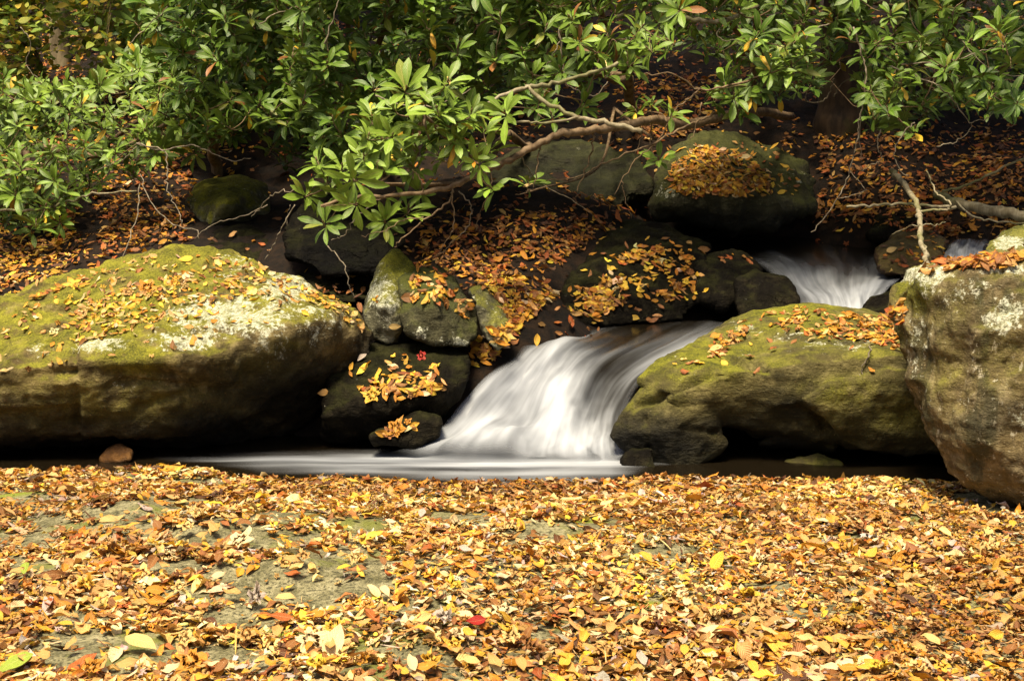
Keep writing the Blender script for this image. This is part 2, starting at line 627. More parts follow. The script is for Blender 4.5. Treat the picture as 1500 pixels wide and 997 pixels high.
gme = np_mesh('ground', gv, gf, attrs={'slab': slab_mask(gx, gy), 'moss': sstep(.3, .7, gm)})
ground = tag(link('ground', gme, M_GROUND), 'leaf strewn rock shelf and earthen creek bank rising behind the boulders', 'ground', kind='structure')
G_BVH = BVHTree.FromPolygons([tuple(v) for v in gv], [tuple(int(k) for k in f) for f in gf])

# ---------------------------------------------------------------- boulders
ROCKS = {}


def rock(key, name, label, hulls, mat, back=.5, shrink=.72, vox=.016, amp=1.0, smooth=6, lichen=(), moss=(), wet=(), grooves=(), strata=None, seed=1, wet_below=None, cat='boulder'):
    """hulls: lists of (px,py,Y); each hull is closed behind by shrunken copies of its points at Y+back"""
    bm = bmesh.new()
    for h in hulls:
        h = np.array(h, float)
        c = h[:, :2].mean(0)
        pts = [P(*q) for q in h]
        for q in h:
            e = c + (q[:2] - c) * shrink
            pts.append(P(e[0], e[1], q[2] + back))
        vs = [bm.verts.new(p) for p in pts]
        r = bmesh.ops.convex_hull(bm, input=vs)
        bmesh.ops.delete(bm, geom=list({g for g in r['geom_interior'] + r['geom_unused'] if isinstance(g, bmesh.types.BMVert)}), context='VERTS')
    me = bpy.data.meshes.new('tmp')
    bm.to_mesh(me)
    bm.free()
    o = bpy.data.objects.new('tmp', me)
    COL.objects.link(o)
    m = o.modifiers.new('r', 'REMESH')
    m.mode = 'VOXEL'
    m.voxel_size = vox
    m = o.modifiers.new('s', 'SMOOTH')
    m.factor = .6
    m.iterations = smooth
    dg = bpy.context.evaluated_depsgraph_get()
    dg.update()
    me2 = bpy.data.meshes.new_from_object(o.evaluated_get(dg))
    bpy.data.objects.remove(o)
    co, no = get_co(me2), get_no(me2)
    s = seed * 7.7
    d = .04 * fbm(co * 2.6 + s, 3, seed) + .026 * ridged(co * 5.5 + s, 4, seed + 3) + .011 * fbm(co * 18 + s, 4, seed + 5, .6)
    # broken facets: planes cut by cellular steps
    cell = vnoise(co * 4.2 + s + .35 * fbm(co * 6, 2, seed)[:, None], seed + 9)
    d = d + .016 * np.round(cell * 2.5) / 2.5
    if strata:
        ax = np.array(strata[0]) / np.linalg.norm(strata[0])
        q = co @ ax
        q = q + .05 * fbm(co * 1.7 + s, 2, seed + 2)
        d = d + strata[1] * vnoise(np.stack([q * strata[2], co[:, 0] * .7, co[:, 1] * .7], -1), seed + 4)
    co = co + no * (d * amp)[:, None]
    px, py = proj(co)
    fy = no[:, 1] < .25
    for line, w, dep in grooves:
        ln = catmull(np.array(line, float), 8)
        dist = np.full(len(co), 1e9)
        for i in range(len(ln) - 1):
            a, b = ln[i], ln[i + 1]
            ab = b - a
            tt = np.clip(((px - a[0]) * ab[0] + (py - a[1]) * ab[1]) / (ab @ ab + 1e-9), 0, 1)
            dist = np.minimum(dist, np.hypot(px - a[0] - tt * ab[0], py - a[1] - tt * ab[1]))
        dist = np.abs(dist + 3.0 * fbm(co * 11 + s, 3, seed + 6))
        g = np.exp(-(dist / w) ** 2) * fy * np.clip(.65 + .7 * fbm(co * 7 + s, 2, seed + 8), .1, 1.3)
        co = co - no * (1.7 * dep * g)[:, None]
    # origin at the base
    org = np.array([co[:, 0].mean(), co[:, 1].mean(), co[:, 2].min()])
    me2.vertices.foreach_set('co', (co - org).astype(np.float32).ravel())

    def brush(lst):
        a = np.zeros(len(co))
        for bx, by, rx, ry, v in lst:
            a = np.maximum(a, v * np.exp(-(((px - bx) / rx) ** 2 + ((py - by) / ry) ** 2) ** 1.5))
        return a
    w = brush(wet)
    if wet_below is not None:
        z0, z1 = wet_below
        w = np.maximum(w, 1 - sstep(z0, z1, co[:, 2] + .05 * fbm(co * 5, 3, seed)))
    for k, v in (('lichen', brush(lichen)), ('moss', brush(moss)), ('wet', w)):
        at = me2.attributes.new(k, 'FLOAT', 'POINT')
        at.data.foreach_set('value', v.astype(np.float32))
    me2.polygons.foreach_set('use_smooth', np.ones(len(me2.polygons), bool))
    me2.name = name
    me2.update()
    me2.materials.clear()
    ob = link(name, me2, mat)
    ob.location = org
    tag(ob, label, cat)
    ROCKS[key] = (ob, BVHTree.FromPolygons([tuple(v) for v in co], [tuple(p.vertices) for p in me2.polygons]))
    return ob


rock('left', 'boulder', 'largest mossy boulder at left with white lichen crust and scattered leaves on top',
     [[(-260, 520, 6.0), (-100, 480, 6.1), (0, 458, 6.15), (60, 428, 6.15), (140, 393, 6.1), (225, 368, 6.0), (295, 365, 5.9), (360, 380, 5.8), (440, 410, 5.7), (512, 450, 5.6), (548, 490, 5.5), (540, 518, 5.45),
       (-260, 565, 5.0), (0, 552, 5.0), (110, 532, 4.97), (220, 530, 4.96), (300, 525, 5.0), (400, 490, 5.12), (470, 470, 5.25),
       (-260, 645, 5.02), (0, 633, 5.05), (120, 633, 5.06), (225, 628, 5.08), (285, 612, 5.14), (370, 600, 5.32), (445, 570, 5.4), (505, 540, 5.45), (0, 655, 5.35), (280, 655, 5.5), (420, 640, 5.65)]],
     M_ROCK_SUN, back=.5, vox=.0115, amp=.62, seed=2,
     lichen=[(320, 465, 90, 38, 1.0), (420, 425, 50, 30, 1.0), (400, 470, 60, 50, .7), (480, 460, 50, 35, .5), (270, 500, 60, 18, .9), (150, 505, 60, 14, .7), (60, 512, 30, 12, .6), (440, 470, 60, 45, .55), (345, 395, 40, 22, .6), (330, 560, 70, 25, .25)],
     moss=[(120, 590, 260, 45, .42), (400, 540, 90, 40, .4), (170, 450, 220, 70, .35), (250, 390, 150, 40, .4), (200, 530, 60, 25, .8), (420, 510, 30, 15, .6)],
     wet=[(440, 575, 150, 62, 1.0), (560, 530, 60, 60, 1.0), (320, 625, 120, 40, 1.0), (100, 650, 260, 24, .9), (60, 585, 90, 14, .45), (120, 625, 280, 26, .75)],  # damp foot, and the undercut's shade painted in with it
     grooves=[([(0, 562), (100, 545), (200, 550), (290, 540)], 8, .009), ([(112, 500), (110, 560), (116, 640)], 5, .016), ([(200, 600), (260, 580), (330, 570)], 7, .015),
              ([(0, 610), (90, 600), (170, 612)], 6, .012), ([(270, 487), (320, 480), (350, 488)], 5, .02), ([(120, 575), (200, 562), (280, 566)], 5, .015)],
     strata=((.1, .1, 1), .018, 16), wet_below=(-.02, .06))

rock('mid', 'boulder', 'overhanging brown green boulder right of the cascade with a leaf filled ledge on top',
     [[(1060, 478, 5.7), (1110, 456, 5.8), (1180, 442, 5.9), (1240, 450, 5.9), (1310, 464, 5.8), (1430, 515, 5.5), (938, 558, 5.15), (962, 538, 5.22), (1000, 512, 5.38),
       (985, 580, 5.0), (1060, 545, 4.98), (1010, 615, 5.04), (1110, 636, 5.2), (1190, 604, 5.16), (1240, 645, 5.12), (1330, 664, 5.05), (1430, 668, 5.0), (1430, 580, 4.9), (1100, 535, 5.0), (1200, 515, 5.02), (1320, 520, 4.96)],
      [(940, 575, 5.15), (912, 608, 5.08), (897, 638, 5.06), (914, 652, 5.08), (940, 690, 5.06), (995, 695, 5.03), (1065, 650, 5.04), (1040, 590, 5.0), (960, 560, 5.1), (985, 625, 4.97)],
      [(1176, 586, 4.87), (1220, 558, 4.88), (1300, 538, 4.91), (1410, 555, 4.88), (1430, 655, 4.93), (1330, 666, 4.98), (1236, 648, 4.96), (1215, 622, 4.9)],
      [(1112, 650, 5.12), (1165, 622, 5.08), (1215, 640, 5.08), (1225, 655, 5.1), (1180, 640, 5.05)]],
     M_ROCK_BROWN, back=.55, vox=.009, amp=.3, seed=5, smooth=2,
     moss=[(1000, 530, 85, 34, 1.3), (1150, 460, 70, 20, 1.0), (1235, 572, 60, 20, 1.1), (1300, 600, 90, 40, .45), (960, 575, 50, 25, .6)],
     lichen=[(1090, 480, 40, 12, .55), (1150, 490, 60, 16, .5), (1240, 505, 80, 14, .5), (1110, 515, 40, 10, .3)],
     wet=[(920, 650, 50, 55, 1.0), (985, 655, 85, 50, 1.0), (1120, 655, 90, 30, 1.0), (1320, 675, 110, 18, .9), (1060, 625, 80, 24, .85), (1150, 600, 40, 22, .6), (1330, 645, 90, 16, .5), (960, 600, 22, 25, .5)],  # damp lower rock, plus shade painted over the recess and the lit foot
     grooves=[([(930, 596), (985, 574), (1020, 556), (1060, 546)], 5, .024), ([(1040, 514), (1075, 528), (1122, 541)], 4.5, .03), ([(1060, 505), (1100, 492), (1150, 486)], 5, .012),
              ([(945, 612), (950, 650), (945, 690)], 5, .03), ([(975, 622), (1030, 632), (1090, 638)], 4, .012), ([(1290, 480), (1330, 500), (1380, 512)], 4, .008), ([(1172, 594), (1203, 620), (1230, 655)], 6, .035)],
     strata=((-.28, .1, 1), .008, 26))

rock('right', 'boulder', 'tall grey brown boulder at the right edge speckled with pale lichen and tapering downward',
     [[(1308, 428, 4.66), (1345, 402, 4.5), (1420, 396, 4.4), (1560, 390, 4.3), (1800, 400, 4.3), (1332, 395, 5.1), (1400, 386, 5.2), (1560, 372, 5.2), (1800, 380, 5.2),
       (1300, 450, 4.68), (1318, 515, 4.58), (1345, 565, 4.48), (1372, 610, 4.42), (1400, 652, 4.4), (1422, 692, 4.36), (1470, 716, 4.28), (1560, 750, 4.15), (1800, 770, 4.15),
       (1420, 480, 4.26), (1560, 480, 4.16), (1560, 640, 4.14), (1800, 500, 4.1), (1470, 780, 4.5), (1440, 640, 4.27)]],
     M_ROCK_GREY, back=.5, shrink=.8, vox=.011, amp=.75, seed=8, smooth=5,
     lichen=[(1360, 400, 60, 22, .8), (1365, 435, 40, 25, .5), (1462, 470, 32, 22, .9), (1485, 450, 25, 20, .7), (1345, 510, 25, 60, .5), (1430, 420, 40, 25, .55), (1470, 395, 60, 12, .8), (1495, 620, 25, 30, .6), (1410, 560, 90, 60, .2)],
     moss=[(1335, 430, 35, 35, .9), (1395, 470, 40, 50, .5), (1320, 500, 20, 60, .4), (1460, 500, 50, 30, .3), (1420, 530, 80, 90, .38)],
     wet=[(1450, 620, 60, 22, .6), (1490, 600, 50, 18, .6)], wet_below=(-.05, .02),
     grooves=[([(1420, 610), (1460, 628), (1510, 635)], 9, .012), ([(1400, 440), (1410, 520), (1405, 590)], 7, .01)])

rock('pointed', 'boulder', 'upright pointed lichen covered stone beside the left boulder',
     [[(533, 460, 5.6), (543, 430, 5.65), (560, 390, 5.75), (578, 368, 5.8), (600, 380, 5.8), (607, 402, 5.75), (592, 430, 5.65), (586, 480, 5.55), (575, 505, 5.55), (545, 495, 5.55), (562, 440, 5.5)]],
     M_ROCK_PALE, back=.3, vox=.01, amp=.4, seed=11, lichen=[(560, 430, 25, 40, .6)], moss=[(585, 385, 22, 25, .8)])
rock('moss', 'boulder', 'rounded dark mossy stone with yellow leaves between the pointed stone and the slim stone',
     [[(585, 420, 5.6), (600, 398, 5.75), (640, 390, 5.8), (668, 412, 5.75), (692, 450, 5.65), (702, 485, 5.6), (686, 508, 5.5), (640, 508, 5.45), (600, 492, 5.45), (583, 460, 5.5), (640, 440, 5.47)]],
     M_ROCK_SHADE, back=.4, vox=.011, amp=.5, seed=12, lichen=[(617, 488, 12, 12, .9), (670, 500, 30, 8, .5)], moss=[(610, 425, 30, 30, .6)])
rock('slim', 'boulder', 'slim leaning lichen stone at the upper left edge of the cascade',
     [[(685, 425, 5.65), (703, 413, 5.75), (735, 440, 5.7), (750, 470, 5.6), (752, 500, 5.55), (728, 516, 5.5), (706, 480, 5.52), (698, 445, 5.55)]],
     M_ROCK_PALE, back=.3, vox=.01, amp=.4, seed=13)
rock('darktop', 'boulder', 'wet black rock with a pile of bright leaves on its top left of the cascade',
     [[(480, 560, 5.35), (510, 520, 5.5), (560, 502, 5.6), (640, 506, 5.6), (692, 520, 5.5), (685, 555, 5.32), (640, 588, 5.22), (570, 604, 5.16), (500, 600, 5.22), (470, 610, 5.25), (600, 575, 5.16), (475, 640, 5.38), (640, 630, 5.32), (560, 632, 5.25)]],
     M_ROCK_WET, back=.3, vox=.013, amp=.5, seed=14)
rock('lowwet', 'boulder', 'low wet rock at the foot of the cascade below the black leafy rock',
     [[(540, 640, 5.1), (575, 620, 5.15), (610, 608, 5.2), (645, 612, 5.17), (642, 640, 5.14), (600, 655, 5.1), (548, 655, 5.13)]],
     M_ROCK_WET, back=.25, vox=.01, amp=.4, seed=15)
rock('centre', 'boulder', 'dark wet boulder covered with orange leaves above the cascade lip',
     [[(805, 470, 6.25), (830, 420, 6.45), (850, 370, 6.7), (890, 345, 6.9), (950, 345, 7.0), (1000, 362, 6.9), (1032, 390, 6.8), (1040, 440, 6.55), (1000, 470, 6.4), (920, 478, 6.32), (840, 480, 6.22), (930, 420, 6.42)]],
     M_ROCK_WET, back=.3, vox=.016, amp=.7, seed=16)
rock('ridge', 'boulder', 'narrow dark ridge of rock directly behind the leafy wet boulder',
     [[(870, 345, 7.2), (920, 320, 7.3), (980, 338, 7.2), (1045, 365, 7.1), (1030, 390, 7.0), (940, 365, 7.0)]], M_ROCK_WET, back=.3, vox=.016, amp=.6, seed=17)
rock('knob', 'boulder', 'black knobbly rock in shadow left of the upper white rapid',
     [[(1020, 388, 6.7), (1050, 374, 6.9), (1090, 376, 6.9), (1112, 395, 6.8), (1102, 430, 6.6), (1060, 450, 6.5), (1025, 440, 6.5)]], M_ROCK_WET, back=.3, vox=.013, amp=.6, seed=18)
rock('slick', 'boulder', 'smooth slick grey rock touching the left side of the upper white rapid',
     [[(1080, 408, 6.5), (1110, 400, 6.6), (1148, 404, 6.62), (1168, 440, 6.5), (1155, 475, 6.4), (1095, 475, 6.35), (1080, 445, 6.4)]], M_ROCK_WET, back=.3, vox=.012, amp=.4, seed=19)
rock('backtop', 'boulder', 'flat topped boulder heaped with fallen leaves in the back under the rhododendrons',
     [[(955, 265, 7.6), (975, 225, 8.0), (1030, 200, 8.3), (1080, 194, 8.4), (1130, 212, 8.3), (1180, 238, 8.1), (1198, 268, 7.9), (1192, 305, 7.7), (1130, 335, 7.5), (1040, 330, 7.4), (970, 300, 7.4), (960, 325, 7.6), (1100, 280, 7.38), (1020, 275, 7.38)]],
     M_ROCK_SHADE, back=.4, vox=.017, amp=.7, seed=20, lichen=[(980, 285, 25, 15, .5), (1165, 260, 30, 15, .35)], wet=[(1080, 325, 150, 22, 1.0)])
rock('backleft', 'boulder', 'round mossy boulder in shade behind the left boulder',
     [[(270, 295, 7.6), (298, 268, 7.8), (350, 257, 7.9), (388, 270, 7.8), (395, 312, 7.6), (350, 342, 7.4), (300, 340, 7.2), (330, 300, 7.1)]], M_ROCK_PALE, back=.4, vox=.014, amp=.35, seed=21,
     moss=[(320, 290, 60, 40, .5)])
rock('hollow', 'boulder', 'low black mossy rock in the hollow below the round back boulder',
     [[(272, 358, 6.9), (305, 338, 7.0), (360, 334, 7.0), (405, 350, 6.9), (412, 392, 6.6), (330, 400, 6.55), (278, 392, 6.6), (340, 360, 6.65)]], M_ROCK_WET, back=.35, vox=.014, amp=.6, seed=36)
rock('hollow_shade', 'boulder', 'flat black stone added to darken the gap between the left boulder and the hanging branch',
     [[(395, 408, 6.35), (430, 388, 6.5), (500, 390, 6.5), (540, 405, 6.4), (545, 440, 6.1), (470, 448, 6.05), (405, 435, 6.15)]], M_ROCK_WET, back=.3, vox=.013, amp=.5, seed=37)  # black stone added where the sunlit soil lacked shade
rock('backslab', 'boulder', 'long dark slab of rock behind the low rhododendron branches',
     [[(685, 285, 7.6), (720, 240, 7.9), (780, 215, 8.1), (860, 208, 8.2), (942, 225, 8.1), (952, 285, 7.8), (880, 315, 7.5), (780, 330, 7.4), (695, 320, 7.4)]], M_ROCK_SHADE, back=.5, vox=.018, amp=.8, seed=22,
     wet=[(820, 270, 190, 80, .9)])  # darkens the sunlit slab; its shade is put into the colour
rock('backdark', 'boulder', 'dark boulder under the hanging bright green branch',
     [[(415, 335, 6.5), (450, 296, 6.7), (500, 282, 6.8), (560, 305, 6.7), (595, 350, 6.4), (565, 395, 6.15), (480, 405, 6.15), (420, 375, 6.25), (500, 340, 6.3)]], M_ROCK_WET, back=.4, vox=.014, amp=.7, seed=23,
     wet=[(510, 380, 130, 60, 1.0), (500, 320, 100, 60, .6)])  # shade under the branch painted onto the lit boulder
rock('brownwet', 'boulder', 'brown wet rock behind the top of the tall right boulder',
     [[(1286, 368, 7.0), (1310, 345, 7.2), (1350, 338, 7.2), (1386, 355, 7.0), (1388, 400, 6.8), (1330, 408, 6.7), (1290, 398, 6.8)]],
     rock_material('brown_wet_stone', (.03, .016, .007), (.07, .038, .015), (.13, .08, .04), moss=.2, rough=.5), back=.3, vox=.013, amp=.5, seed=24)
rock('bankgrey', 'boulder', 'grey green boulder on the dark right bank behind the fallen branches',
     [[(1362, 280, 8), (1390, 240, 8.3), (1430, 233, 8.4), (1462, 252, 8.2), (1455, 305, 7.8), (1390, 312, 7.8)]], M_ROCK_SHADE, back=.4, vox=.018, amp=.7, seed=25)
rock('palemoss', 'boulder', 'bright mossy stone with white lichen just behind the tall right boulder',
     [[(1452, 368, 6.2), (1468, 345, 6.4), (1520, 333, 6.4), (1600, 340, 6.4), (1600, 400, 6), (1530, 405, 5.95), (1458, 400, 6.05)]], M_ROCK_PALE, back=.4, vox=.013, amp=.6, seed=26,
     lichen=[(1475, 355, 25, 12, .9)])
rock('littledark', 'boulder', 'small black rock beside the foot of the upper white rapid',
     [[(1258, 455, 6.4), (1275, 430, 6.5), (1308, 420, 6.5), (1320, 470, 6.3), (1265, 475, 6.3)]], M_ROCK_WET, back=.25, vox=.011, amp=.4, seed=27)
rock('edgebrown', 'boulder', 'dark brown rock cut off by the right edge on the upper bank',
     [[(1462, 290, 7.8), (1480, 262, 8.0), (1540, 255, 8.1), (1600, 270, 8), (1590, 315, 7.7), (1475, 315, 7.7)]], M_ROCK_WET, back=.4, vox=.017, amp=.6, seed=28)
rock('shadowmound', 'boulder', 'dark mound of rock behind the dark pool under the fallen stick',
     [[(1272, 350, 7.6), (1285, 315, 7.8), (1320, 303, 7.9), (1355, 318, 7.7), (1352, 352, 7.5)]], M_ROCK_WET, back=.4, vox=.016, amp=.6, seed=29)
rock('brownpebble', 'boulder', 'small brown stone breaking the dark water below the left boulder',
     [[(146, 672, 5.05), (158, 658, 5.08), (175, 653, 5.08), (192, 661, 5.06), (190, 674, 5.03), (152, 678, 5.03)]],
     rock_material('orange_wet_stone', (.03, .011, .002), (.10, .042, .007), (.18, .085, .02), moss=.0, rough=.5), back=.1, vox=.006, amp=.25, seed=30, cat='rock')
rock('flatslab', 'boulder', 'thin flat stone in the dark hollow under the overhanging boulder',
     [[(1125, 688, 5.0), (1150, 672, 5.05), (1200, 668, 5.05), (1235, 680, 5.0), (1230, 698, 4.96), (1130, 698, 4.96)]], M_ROCK_BROWN, back=.2, vox=.008, amp=.3, seed=31, cat='rock')
rock('footstone', 'boulder', 'black wet stone at the water edge under the left tip of the overhanging boulder',
     [[(906, 672, 4.98), (925, 655, 5.02), (955, 655, 5.0), (965, 690, 4.93), (930, 702, 4.92), (908, 695, 4.95)]], M_ROCK_WET, back=.2, vox=.009, amp=.3, seed=32, cat='rock')
rock('bankleft', 'boulder', 'shadowed rock under the sunlit leafy bank at the far left',
     [[(-80, 430, 6.6), (-40, 398, 6.8), (50, 395, 6.8), (110, 408, 6.7), (118, 440, 6.5), (60, 460, 6.4), (-60, 460, 6.4)]], M_ROCK_WET, back=.4, vox=.016, amp=.6, seed=33)

ALLV, ALLF, OWN, nb = [], [], [], 0
for key, (ob, _) in ROCKS.items():
    co = get_co(ob.data) + np.array(ob.location)
    ALLV += [tuple(v) for v in co]
    for p in ob.data.polygons:
        ALLF.append(tuple(nb + i for i in p.vertices))
        OWN.append(key)
    nb += len(co)
base = len(ALLV)
ALLV += [tuple(v) for v in gv]
ALLF += [tuple(int(k) + base for k in f) for f in gf]
OWN += ['ground'] * len(gf)
A_BVH = BVHTree.FromPolygons(ALLV, ALLF)

# ---------------------------------------------------------------- water


def loft(name, rows, foam, label, per=10, cover=1.0, edge=.10, disp=.012, seed=0, freq=7.0, fade=(0, 0)):
    rows = [[P(*q) for q in r] for r in rows]
    k = len(rows[0])
    cols = [catmull([r[j] for r in rows], per) for j in range(k)]
    fr = np.array(foam, float)
    tv = np.linspace(0, 1, len(cols[0]))
    tr = np.linspace(0, 1, len(rows))
    fcol = [np.interp(tv, tr, fr[:, j]) for j in range(k)]
    G, FM = [], []
    for i in range(len(cols[0])):
        G.append(catmull([c[i] for c in cols], per * 2))
        FM.append(np.interp(np.linspace(0, 1, len(G[-1])), np.linspace(0, 1, k), [f[i] for f in fcol]))
    G, FM = np.array(G), np.array(FM)
    m, n = G.shape[:2]
    v = G.reshape(-1, 3)
    uu, vv = np.meshgrid(np.linspace(0, 1, n), np.linspace(0, 1, m))
    h = fbm(np.stack([uu.ravel() * freq, vv.ravel() * 3.6, uu.ravel() * 0 + seed], -1), 3, 77 + seed)
    f = FM.ravel()
    v = v + np.stack([h * 0, -h * .6, h], -1) * (disp * (.25 + f))[:, None]
    ed = np.minimum(np.minimum(uu, 1 - uu) / edge, 1).ravel()
    wob = .35 * vnoise(np.stack([uu.ravel() * 5, vv.ravel() * 7, uu.ravel() * 0], -1), 5)
    ev = np.minimum(np.minimum(vv / max(fade[0], 1e-6), (1 - vv) / max(fade[1], 1e-6)), 1).ravel()
    cov = sstep(0, 1, ed + wob * (ed < .98)) * cover * sstep(0, 1, ev)
    i = (np.arange(m - 1)[:, None] * n + np.arange(n - 1)[None, :]).ravel()
    fc = np.stack([i, i + n, i + n + 1, i + 1], -1)
    me = np_mesh(name, v, fc, uv=np.stack([uu.ravel(), vv.ravel()], -1), attrs={'foam': f, 'cover': cov})
    return tag(link(name, me, M_WATER), label, 'water', kind='structure')


loft('water', [
    [(826, 472, 6.35), (880, 470, 6.42), (940, 468, 6.45), (1010, 466, 6.45), (1070, 466, 6.48), (1160, 470, 6.5)],
    [(795, 490, 5.98), (840, 492, 5.96), (890, 496, 5.95), (950, 500, 5.95), (1010, 496, 5.98), (1085, 484, 6.1)],
    [(764, 510, 5.68), (805, 513, 5.66), (845, 526, 5.62), (885, 541, 5.62), (925, 546, 5.62), (965, 540, 5.65)],
    [(722, 552, 5.5), (765, 558, 5.47), (815, 570, 5.43), (860, 586, 5.42), (892, 592, 5.42), (925, 588, 5.42)],
    [(668, 606, 5.34), (728, 612, 5.31), (790, 618, 5.27), (845, 626, 5.26), (884, 628, 5.26), (915, 622, 5.26)],
    [(618, 648, 5.18), (690, 654, 5.15), (770, 658, 5.13), (835, 660, 5.12), (880, 658, 5.12), (918, 652, 5.12)],
    [(560, 676, 5.06), (670, 684, 5.02), (770, 686, 5.0), (840, 685, 5.0), (890, 680, 5.0), (930, 672, 5.02)]],
    [[.0, .03, .03, .08, .22, .36], [.14, .34, .16, .16, .52, .80], [.46, .78, .60, .16, .32, .42], [.78, .98, 1.05, .50, .22, .48], [.9, .80, .95, 1.0, .48, .42],
     [.9, 1.0, .95, 1.0, .95, .8], [.8, 1.1, 1.1, 1.1, 1.0, .8]],
    'silky white cascade pouring between the boulders into the lower pool', disp=.038, seed=1, freq=4.0, fade=(0, .22))
loft('water', [
    [(1030, 335, 8.3), (1100, 335, 8.3), (1180, 335, 8.3), (1260, 335, 8.3), (1330, 335, 8.3)],
    [(1060, 365, 7.65), (1130, 365, 7.6), (1200, 365, 7.6), (1270, 368, 7.6), (1330, 372, 7.55)],
    [(1112, 394, 7.0), (1165, 386, 7.15), (1220, 388, 7.2), (1275, 397, 7.1), (1330, 400, 6.95)],
    [(1142, 415, 6.85), (1182, 412, 6.88), (1225, 416, 6.85), (1268, 418, 6.8), (1315, 414, 6.75)],
    [(1168, 440, 6.65), (1204, 438, 6.66), (1236, 440, 6.62), (1264, 440, 6.6), (1296, 432, 6.6)],
    [(1170, 472, 6.45), (1210, 472, 6.42), (1240, 472, 6.4), (1268, 470, 6.4), (1300, 470, 6.42)]],
    [[0, 0, 0, 0, 0], [0, .05, .12, .06, 0], [.6, .42, .18, .4, .6], [.5, .95, .45, .8, .95], [.35, .85, 1.0, 1.0, .8], [.5, .9, 1, 1, .8]],
    'upper white rapid spilling from the dark pool behind the overhanging boulder', seed=2, freq=4.0)
loft('water', [
    [(1390, 352, 7.2), (1418, 350, 7.2), (1455, 352, 7.2)],
    [(1384, 368, 6.9), (1412, 366, 6.9), (1448, 368, 6.9)],
    [(1378, 405, 6.5), (1408, 405, 6.5), (1445, 405, 6.5)]],
    [[.2, .3, .2], [.7, .9, .7], [.8, .9, .8]], 'tiny white spill behind the tall right boulder', edge=.2, seed=3)

# lower pool
pxs = np.linspace(-3.6, 2.4, 200)
pys = np.linspace(4.55, 5.75, 70)
wx, wy = np.meshgrid(pxs, pys)
wx, wy = wx.ravel(), wy.ravel()
wz = -.045 + .004 * fbm(np.stack([wx * 2.5, wy * 5, wx * 0], -1), 3, 3)
qx, qy = proj(np.stack([wx, wy, wz], -1))
# the foam tongue: runs along the shelf from the foot of the cascade down the pool to the left
cx = np.array([X(p, 5.0) for p in (60, 200, 300, 380, 500, 640, 780, 900, 960)])
cy = np.array([5.16, 5.14, 5.10, 5.06, 5.03, 5.06, 5.06, 5.05, 5.02])
hw = np.array([.02, .05, .08, .12, .16, .22, .22, .18, .05])
st = np.array([.05, .2, .48, .8, 1.0, 1.15, 1.15, 1.0, .2])
dy = np.abs(wy - np.interp(wx, cx, cy)) / np.interp(wx, cx, hw)
mott = fbm(np.stack([wx * 1.6 + .5 * fbm(np.stack([wx * 2, wy * 4, wx * 0], -1), 2, 8), wy * 11, wx * 0], -1), 3, 12)
fo = np.interp(wx, cx, st) * np.exp(-dy ** 2) * (wx < X(985, 5)) * (.98 + .34 * mott)
fo = np.maximum(fo, .5 * np.exp(-((wx - X(150, 5.1)) / .06) ** 2 - ((wy - 5.16 - .5 * (wx - X(150, 5.1))) / .02) ** 2))
i = (np.arange(69)[:, None] * 200 + np.arange(199)[None, :]).ravel()
wme = np_mesh('water', np.stack([wx, wy, wz], -1), np.stack([i, i + 1, i + 201, i + 200], -1),
              uv=np.stack([wy * 1.1, wx * .5], -1), attrs={'foam': fo, 'cover': np.ones(len(wx))})
tag(link('water', wme, M_WATER), 'dark lower pool with a long white foam tongue along the leafy shelf', 'water', kind='structure')

# ---------------------------------------------------------------- leaves


def grid_leaf(rows=6, cols=5, width=.5, peak=.45, curl=0., roll=0., fold=0., twist=0., wav=0., tipdroop=0., tip=.02, seed=0):
    """a leaf one unit long along +y, face up"""
    r = np.random.default_rng(seed)
    t = np.linspace(0, 1, rows)
    pw = np.log(.5) / np.log(peak)
    w = np.maximum(np.sin(np.pi * t ** pw) ** .8, 0) * width * .5
    w[0], w[-1] = tip, tip * .5
    c = np.linspace(-1, 1, cols)
    T, C = np.meshgrid(t, c, indexing='ij')
    xx = C * w[:, None]
    z = np.zeros_like(xx)
    if roll:  # roll the blade about its length
        rad = 1 / roll
        a = xx / rad
        z = rad * (1 - np.cos(a))
        xx = rad * np.sin(a)
    z = z + np.abs(xx) * math.tan(fold)
    z = z + wav * np.sin(T * 9 + seed) * (C ** 2) * .5 * width + wav * .15 * r.normal(size=xx.shape) * width
    yy = T.copy()
    if curl:
        rad = 1 / curl
        a = (T - .5) / rad
        nx_, nz_ = np.sin(a), np.cos(a)
        yy = .5 + (rad - z) * nx_
        z = rad - (rad - z) * nz_
    if twist:
        a = twist * (T - .5)
        xx, z = xx * np.cos(a) - z * np.sin(a), xx * np.sin(a) + z * np.cos(a)
    if tipdroop:
        z = z - tipdroop * T ** 2
    v = np.stack([xx, yy, z], -1).reshape(-1, 3)
    i = (np.arange(rows - 1)[:, None] * cols + np.arange(cols - 1)[None, :]).ravel()
    f = np.stack([i, i + 1, i + cols + 1, i + cols], -1)
    uv = np.stack([(C + 1) / 2, T], -1).reshape(-1, 2)
    return v, f, uv


